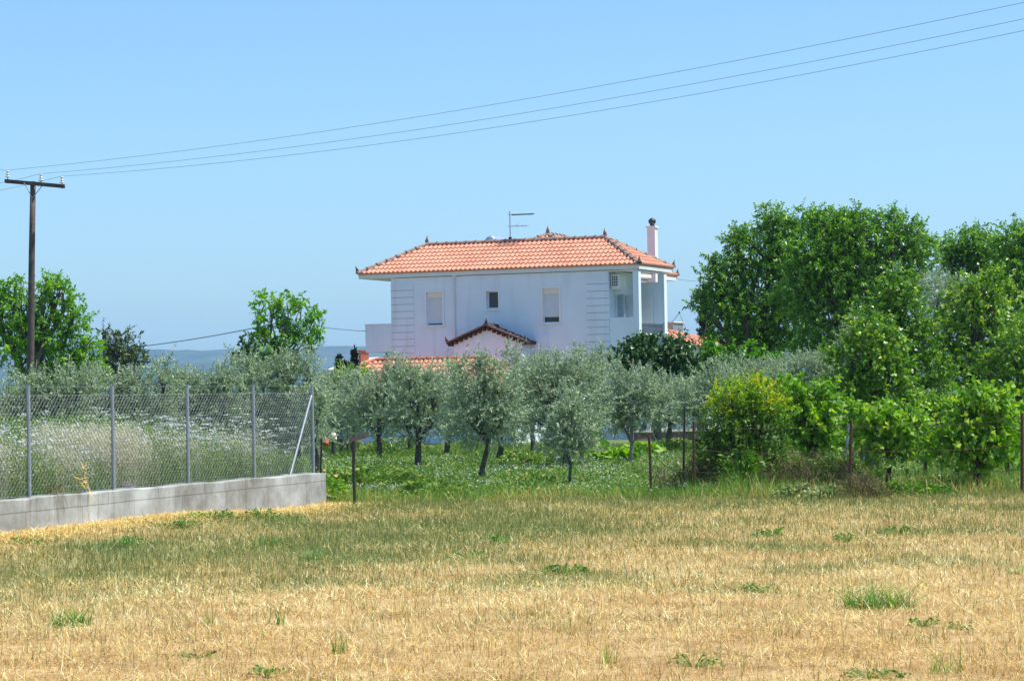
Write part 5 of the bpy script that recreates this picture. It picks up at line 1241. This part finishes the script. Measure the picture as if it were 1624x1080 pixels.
# orchard meadow
X, Y = sample(300000, 41.0, 78, 5, 0.4); ok = (Y > field_edge(X) - 0.4)
t_, s_ = fcoord(X, Y); ok &= (s_ > -3) | (t_ > FL)
bare = (wob(X, Y, 0.9, 6) > 0.42) & (Y > 46); ok &= ~(bare & (rng.uniform(0, 1, len(X)) < 0.75))
X, Y = X[ok], Y[ok]; n = len(X)
hh = rng.uniform(0.05, 0.2, n) * (1 + 0.5 * np.clip(wob(X, Y, 1.6, 1), -1, 1)) * np.where(Y < 44, 1.4, 1.0) * np.where((X > 3) & (Y < 46), 1.5, 1.0)
V1 = blades(X, Y, gz(X, Y), hh, 0.016 * np.ones(n), 0.6)
tn = np.clip(0.45 + 0.36 * wob(X, Y, 1.2, 3) + rng.normal(0, 0.2, n) + 0.5 * sst(3.0, -0.3, Y - field_edge(X)) * (0.8 + 0.6 * wob(X, Y, 2.5, 5)), 0, 1)
tag(quads('meadow_grass', V1, L_MEADOW, None, tn), 'green meadow grass and herbs under the olive trees', kind='stuff')
nh = 120000; X, Y = sample(nh, 41.6, 70, 2.0, 0.3); ok = (wob(X, Y, 1.3, 4) > -0.25) & (Y > field_edge(X)) & ~((wob(X, Y, 0.9, 6) > 0.42) & (Y > 46)); X, Y = X[ok], Y[ok]; nh = len(X)
P = np.stack([X, Y, gz(X, Y) + rng.uniform(0.01, 0.16, nh) * (1 + 0.8 * np.clip(wob(X, Y, 2.2, 2), -1, 1))], -1)
tag(quads('meadow_herbs', leaf_faces(P, unit(rng.normal(size=(nh, 3)) + [0, 0, 0.5]), 0.075 * rng.uniform(0.5, 1.5, nh), 0.035, 0.2), L_MEADOW, None, np.clip(0.55 + 0.2 * wob(X, Y, 2.0, 3) + rng.normal(0, 0.2, nh), 0, 1)), 'broad leaved herbs mixed into the orchard grass', kind='stuff')
# white flowers of the meadow
X, Y = sample(90000, 43.0, 64, 1.5, 0.6); pn = (sst(0.0, 0.55, wob(X, Y * 1.6, 1.1, 5)) * 0.9 + 0.05) * np.where(X > 4, 0.35, 1.0)
ok = (rng.uniform(0, 1, len(X)) < pn) & (X > -6) & (X < 9.5); X, Y = X[ok], Y[ok]; n = len(X)
P = np.stack([X, Y, gz(X, Y) + rng.uniform(0.08, 0.2, n)], -1); D = unit(rng.normal(size=(n, 3)) * np.array([1, 1, 0.45]))
V1 = leaf_faces(P, D, 0.028 * rng.uniform(0.5, 1.3, n), 0.024, 0.0)
tag(quads('white_flowers', V1, L_PETAL, None, rng.uniform(0, 1, n)), 'small white flowers scattered over the orchard grass', kind='stuff')

# weeds behind the fence: green stems, white umbels, pale oats
def fpos(t, s): return FA[0] + FD[0] * t + FN[0] * s, FA[1] + FD[1] * t + FN[1] * s
n = 46000; t = rng.uniform(-4.6, FL + 0.7, n); s = -rng.uniform(0.12, 6.0, n)
X, Y = fpos(t, s); Z = terz(t, s)
envl = 1.22 + 0.16 * np.sin(t * 1.3 + 1) + 0.1 * np.sin(t * 3.1 + s * 2)
h = rng.uniform(0.25, 1.0, n) * envl * (0.55 + 0.45 * sst(0.0, 1.8, -s)); h *= np.where(t > FL - 0.4, 0.55, 1)
V1 = blades(X, Y, Z, h, 0.016 * np.ones(n), 0.2)
tn = np.clip(0.4 + 0.25 * wob(t, s, 1.6, 2) + rng.normal(0, 0.22, n), 0, 1)
nl = 90000; t2 = rng.uniform(-4.6, FL + 0.5, nl); s2 = -rng.uniform(0.15, 6.0, nl); X2, Y2 = fpos(t2, s2)
P = np.stack([X2, Y2, terz(t2, s2) + rng.uniform(0.02, 0.85, nl) * (1.2 + 0.18 * np.sin(t2 * 1.3 + 1)) * (0.5 + 0.5 * sst(0, 1.8, -s2)) * np.where(t2 > FL - 0.4, 0.6, 1)], -1)
V2 = leaf_faces(P, unit(rng.normal(size=(nl, 3)) + [0, 0, 0.3]), 0.07 * rng.uniform(0.5, 1.6, nl), 0.02, 0.1)
V1q = np.concatenate([V1, V1[:, 2:3]], 1)
tag(quads('tall_weeds', np.concatenate([V1q, V2]), L_WEED, None, np.concatenate([tn, np.clip(0.45 + rng.normal(0, 0.22, nl), 0, 1)])), 'tall green weeds growing behind the chain link fence', kind='stuff')
# umbels
def umbels(n):
    t = rng.uniform(-4.4, FL + 0.1, n); s = -rng.uniform(0.15, 1.0, n) ** 1.3 * 4.2
    cl = 0.5 + 0.5 * np.sin(t * 2.1 + 0.6); k = rng.uniform(0, 1, n) < 0.3 + 0.7 * cl
    t, s = t[k], s[k]; n = len(t); X, Y = fpos(t, s)
    z = terz(t, s) + (0.35 + 0.63 * rng.beta(1.3, 1.9, n)) * (1.26 + 0.16 * np.sin(t * 1.3 + 1)) * (0.72 + 0.28 * sst(0, 1.5, -s))
    fs = []; tn = []; R_ = rng.uniform(0.03, 0.065, n)
    for j in range(12):
        a = rng.uniform(0, 6.28, n); r_ = R_ * np.sqrt(rng.uniform(0, 1, n)); P = np.stack([X + r_ * np.cos(a), Y + r_ * np.sin(a), z + rng.normal(0, 0.004, n)], -1)
        D = unit(np.stack([np.cos(a), np.sin(a), 0.25 + 0.3 * rng.normal(size=n)], -1)); fs.append(leaf_faces(P, D, 0.03, 0.026, 0.0)); tn.append(rng.uniform(0, 1, n))
    # stems
    w = 0.003; B = np.stack([X + rng.normal(0, 0.08, n), Y + rng.normal(0, 0.08, n), terz(t, s)], -1); T = np.stack([X, Y, z - 0.005], -1)
    return np.concatenate(fs), np.concatenate(tn), np.stack([B, B + [w, 0, 0], T + [w, 0, 0], T], 1)
Vf, tf, Vs = umbels(4800)
tag(quads('umbel_flowers', Vf, L_PETAL, None, tf), 'white flat topped wild carrot flowers above the weeds behind the fence', kind='stuff')
tag(quads('flower_stems', Vs, L_MEADOW, None, np.full(len(Vs), 0.6)), 'thin green stems of the wild carrot flowers', kind='stuff')
# oats: plumes of pale spikelets in three patches
fs = []; tn = []
for (tc, wd, cnt, hm) in ((-0.6, 0.7, 8500, 1.15), (3.3, 0.7, 11000, 1.12), (1.6, 0.45, 3800, 0.9), (5.2, 0.6, 2600, 0.95), (7.6, 0.6, 2000, 0.9)):
    t = rng.normal(tc, wd * 0.6, cnt); s = -rng.uniform(0.15, 1.9, cnt); X, Y = fpos(t, s)
    P = np.stack([X, Y, terz(t, s) + hm * (0.42 + 0.58 * rng.beta(2.2, 1.7, cnt)) * np.exp(-((t - tc) / (wd * 1.6)) ** 2)], -1)
    D = unit(rng.normal(size=(cnt, 3)) * [0.6, 0.6, 0.5] + [0.2, 0, -0.6]); fs.append(leaf_faces(P, D, 0.05 * rng.uniform(0.6, 1.4, cnt), 0.011, 0.0)); tn.append(np.clip(rng.normal(0.55, 0.25, cnt), 0, 1))
    m = cnt // 5; t = rng.normal(tc, wd * 0.6, m); s = -rng.uniform(0.15, 1.9, m); X, Y = fpos(t, s); b = blades(X, Y, terz(t, s), hm * rng.uniform(0.6, 1.0, m), 0.006 * np.ones(m), 0.12); fs.append(np.concatenate([b, b[:, 2:3]], 1)); tn.append(rng.uniform(0.1, 0.7, m))
tag(quads('wild_oats', np.concatenate(fs), L_OAT, None, np.concatenate(tn)), 'pale dry wild oats in patches behind the fence', kind='stuff')
# dry litter strip at the foot of the wall is part of the straw: extra density
n = 26000; t = rng.uniform(-3, FL + 0.2, n); s = 0.16 + np.abs(rng.normal(0, 0.55, n)); X, Y = fpos(t, s)
V1 = lying(X, Y, gz(X, Y) - 0.01, rng.uniform(0.03, 0.12, n), 0.009 * np.ones(n), 0.3)
tag(quads('straw_litter', V1, L_STRAW, None, np.clip(rng.normal(0.5, 0.25, n), 0, 1)), 'loose golden straw litter along the foot of the concrete wall', kind='stuff')

# countable tufts in the field
def tuft(px, py, n, rad, h, mat, label, w=0.009, cat='grass tuft', name='grass_tuft', tsh=0.0):
    g = gnd(px, py); g[2] = float(gz(g[0], g[1])); V = []; tn = []
    for k in range(n):
        a = rng.uniform(0, 6.28); r_ = rad * 0.45 * math.sqrt(rng.random()); l = h * rng.uniform(0.25, 1.0) ** 0.8 * 1.35; o = rng.uniform(0.05, 1.25) * rad * (0.4 + 0.6 * l / (h * 1.35))
        a0 = rng.uniform(0, 6.28); P = np.array([r_ * math.cos(a0) * 1.3, r_ * math.sin(a0), -0.015]); sd = np.array([-math.sin(a + 0.7), math.cos(a + 0.7), 0]) * w / 2; t0 = np.clip(rng.normal(0.5 + tsh, 0.22), 0, 1); pr_ = P; pw_ = 1.0
        for s in (0.3, 0.6, 0.85, 1.0):
            q = P + np.array([math.cos(a) * o * s ** 1.6, math.sin(a) * o * s ** 1.6, l * (s - 0.32 * s * s)]); nw = 1.0 - s * 0.9
            V.append([pr_ - sd * pw_, pr_ + sd * pw_, q + sd * nw, q - sd * nw]); tn.append(t0); pr_ = q; pw_ = nw
    o = quads(name, np.array(V), mat, None, tn); o.location = tuple(g); return tag(o, label, cat, 'green tufts in the stubble field')
tuft(1392, 962, 300, 0.52, 0.32, L_TUFT, 'largest green grass tuft on the right of the field', 0.008)
tuft(112, 996, 130, 0.30, 0.24, L_TUFT, 'green grass tuft with a brown stalk near the left edge of the field')
tuft(440, 990, 22, 0.16, 0.27, L_TUFT, 'thin tuft of pale green blades left of the field centre')
tuft(328, 990, 14, 0.10, 0.2, L_WEED, 'greyish thin tuft between the two left green tufts')
tuft(1610, 910, 30, 0.18, 0.13, L_TUFT, 'small green tuft at the right picture edge')
tuft(497, 886, 110, 0.28, 0.16, L_TUFT, 'low green tuft in the green band, farther right than the bright one')
tuft(424, 866, 110, 0.30, 0.2, L_TUFT, 'bright tuft in the green band, right of the weedy ones')
tuft(535, 1035, 18, 0.1, 0.22, L_WEED, 'upright olive green stalks near the bottom left of the field')
tuft(965, 1050, 22, 0.1, 0.24, L_WEED, 'upright olive green stalks near the bottom centre')
tuft(1500, 1065, 30, 0.22, 0.28, L_WEED, 'tall thin green stalks near the bottom right corner')
def weed(px, py, n, rad, h, label): 
    o = big_leaf_plant(px, py, int(n * (1.7 if py < 980 else 1.5)), rad * (1.1 if py < 980 else 1.5), h * (1.35 if py < 980 else 0.8), 0.055 if py < 980 else 0.042, 0.028 if py < 980 else 0.02, L_TUFT, 'weed', label, 'weed', 'leafy weeds in the stubble field', -0.08)
for a_ in ((335, 836, 90, 0.38, 0.10, 'broad weed patch below the middle of the concrete wall'), (290, 848, 60, 0.3, 0.09, 'weed patch left of the broad one below the wall'), (415, 830, 45, 0.25, 0.12, 'weed just below the right part of the concrete wall'), (450, 832, 35, 0.3, 0.08, 'weed near the wall end'), (200, 872, 45, 0.3, 0.1, 'weed patch in the band of green grass at the left'), (895, 910, 55, 0.2, 0.09, 'dark weed left of the field middle'), (745, 885, 40, 0.25, 0.06, 'flat weed in the green band below the nearest olive'), (790, 862, 35, 0.22, 0.09, 'weed at the right end of the green band'), (1225, 850, 40, 0.22, 0.09, 'weed in the upper right part of the field'), (1425, 848, 35, 0.2, 0.09, 'weed below the bushiest vine'), (1343, 860, 25, 0.12, 0.1, 'small bright weed below the rusty middle post'), (1462, 990, 22, 0.08, 0.10, 'small bright weed just below the largest tuft'), (1375, 1072, 40, 0.16, 0.08, 'spreading weed at the bottom right'), (1100, 1055, 25, 0.14, 0.1, 'weed near the bottom, right of the olive green stalks'), (415, 1070, 35, 0.12, 0.07, 'small weed at the bottom left of centre'), (310, 1042, 20, 0.14, 0.05, 'grey weed at the bottom left'), (35, 878, 25, 0.16, 0.08, 'small weed at the left edge below the wall'), (1200, 938, 25, 0.18, 0.05, 'flat weed left of the largest tuft'), (1520, 995, 18, 0.1, 0.07, 'small weed right of the largest tuft')):
    weed(*a_)

# ------------------------------------------------------------------ haze
mh = bpy.data.materials.new('air_haze'); mh.use_nodes = True; nt = mh.node_tree; nt.nodes.clear()
oh = nt.nodes.new('ShaderNodeOutputMaterial'); vh = nt.nodes.new('ShaderNodeVolumePrincipled')
vh.inputs['Color'].default_value = (0.42, 0.65, 1.0, 1); vh.inputs['Density'].default_value = 1.0e-4; vh.inputs['Anisotropy'].default_value = 0.0
nt.links.new(vh.outputs[0], oh.inputs['Volume'])
hzb = MB().box(-9300, 9300, -2500, 9000, -5, 240).build('haze', mh)
tag(hzb, 'thin blue summer haze over the plain', kind='stuff')
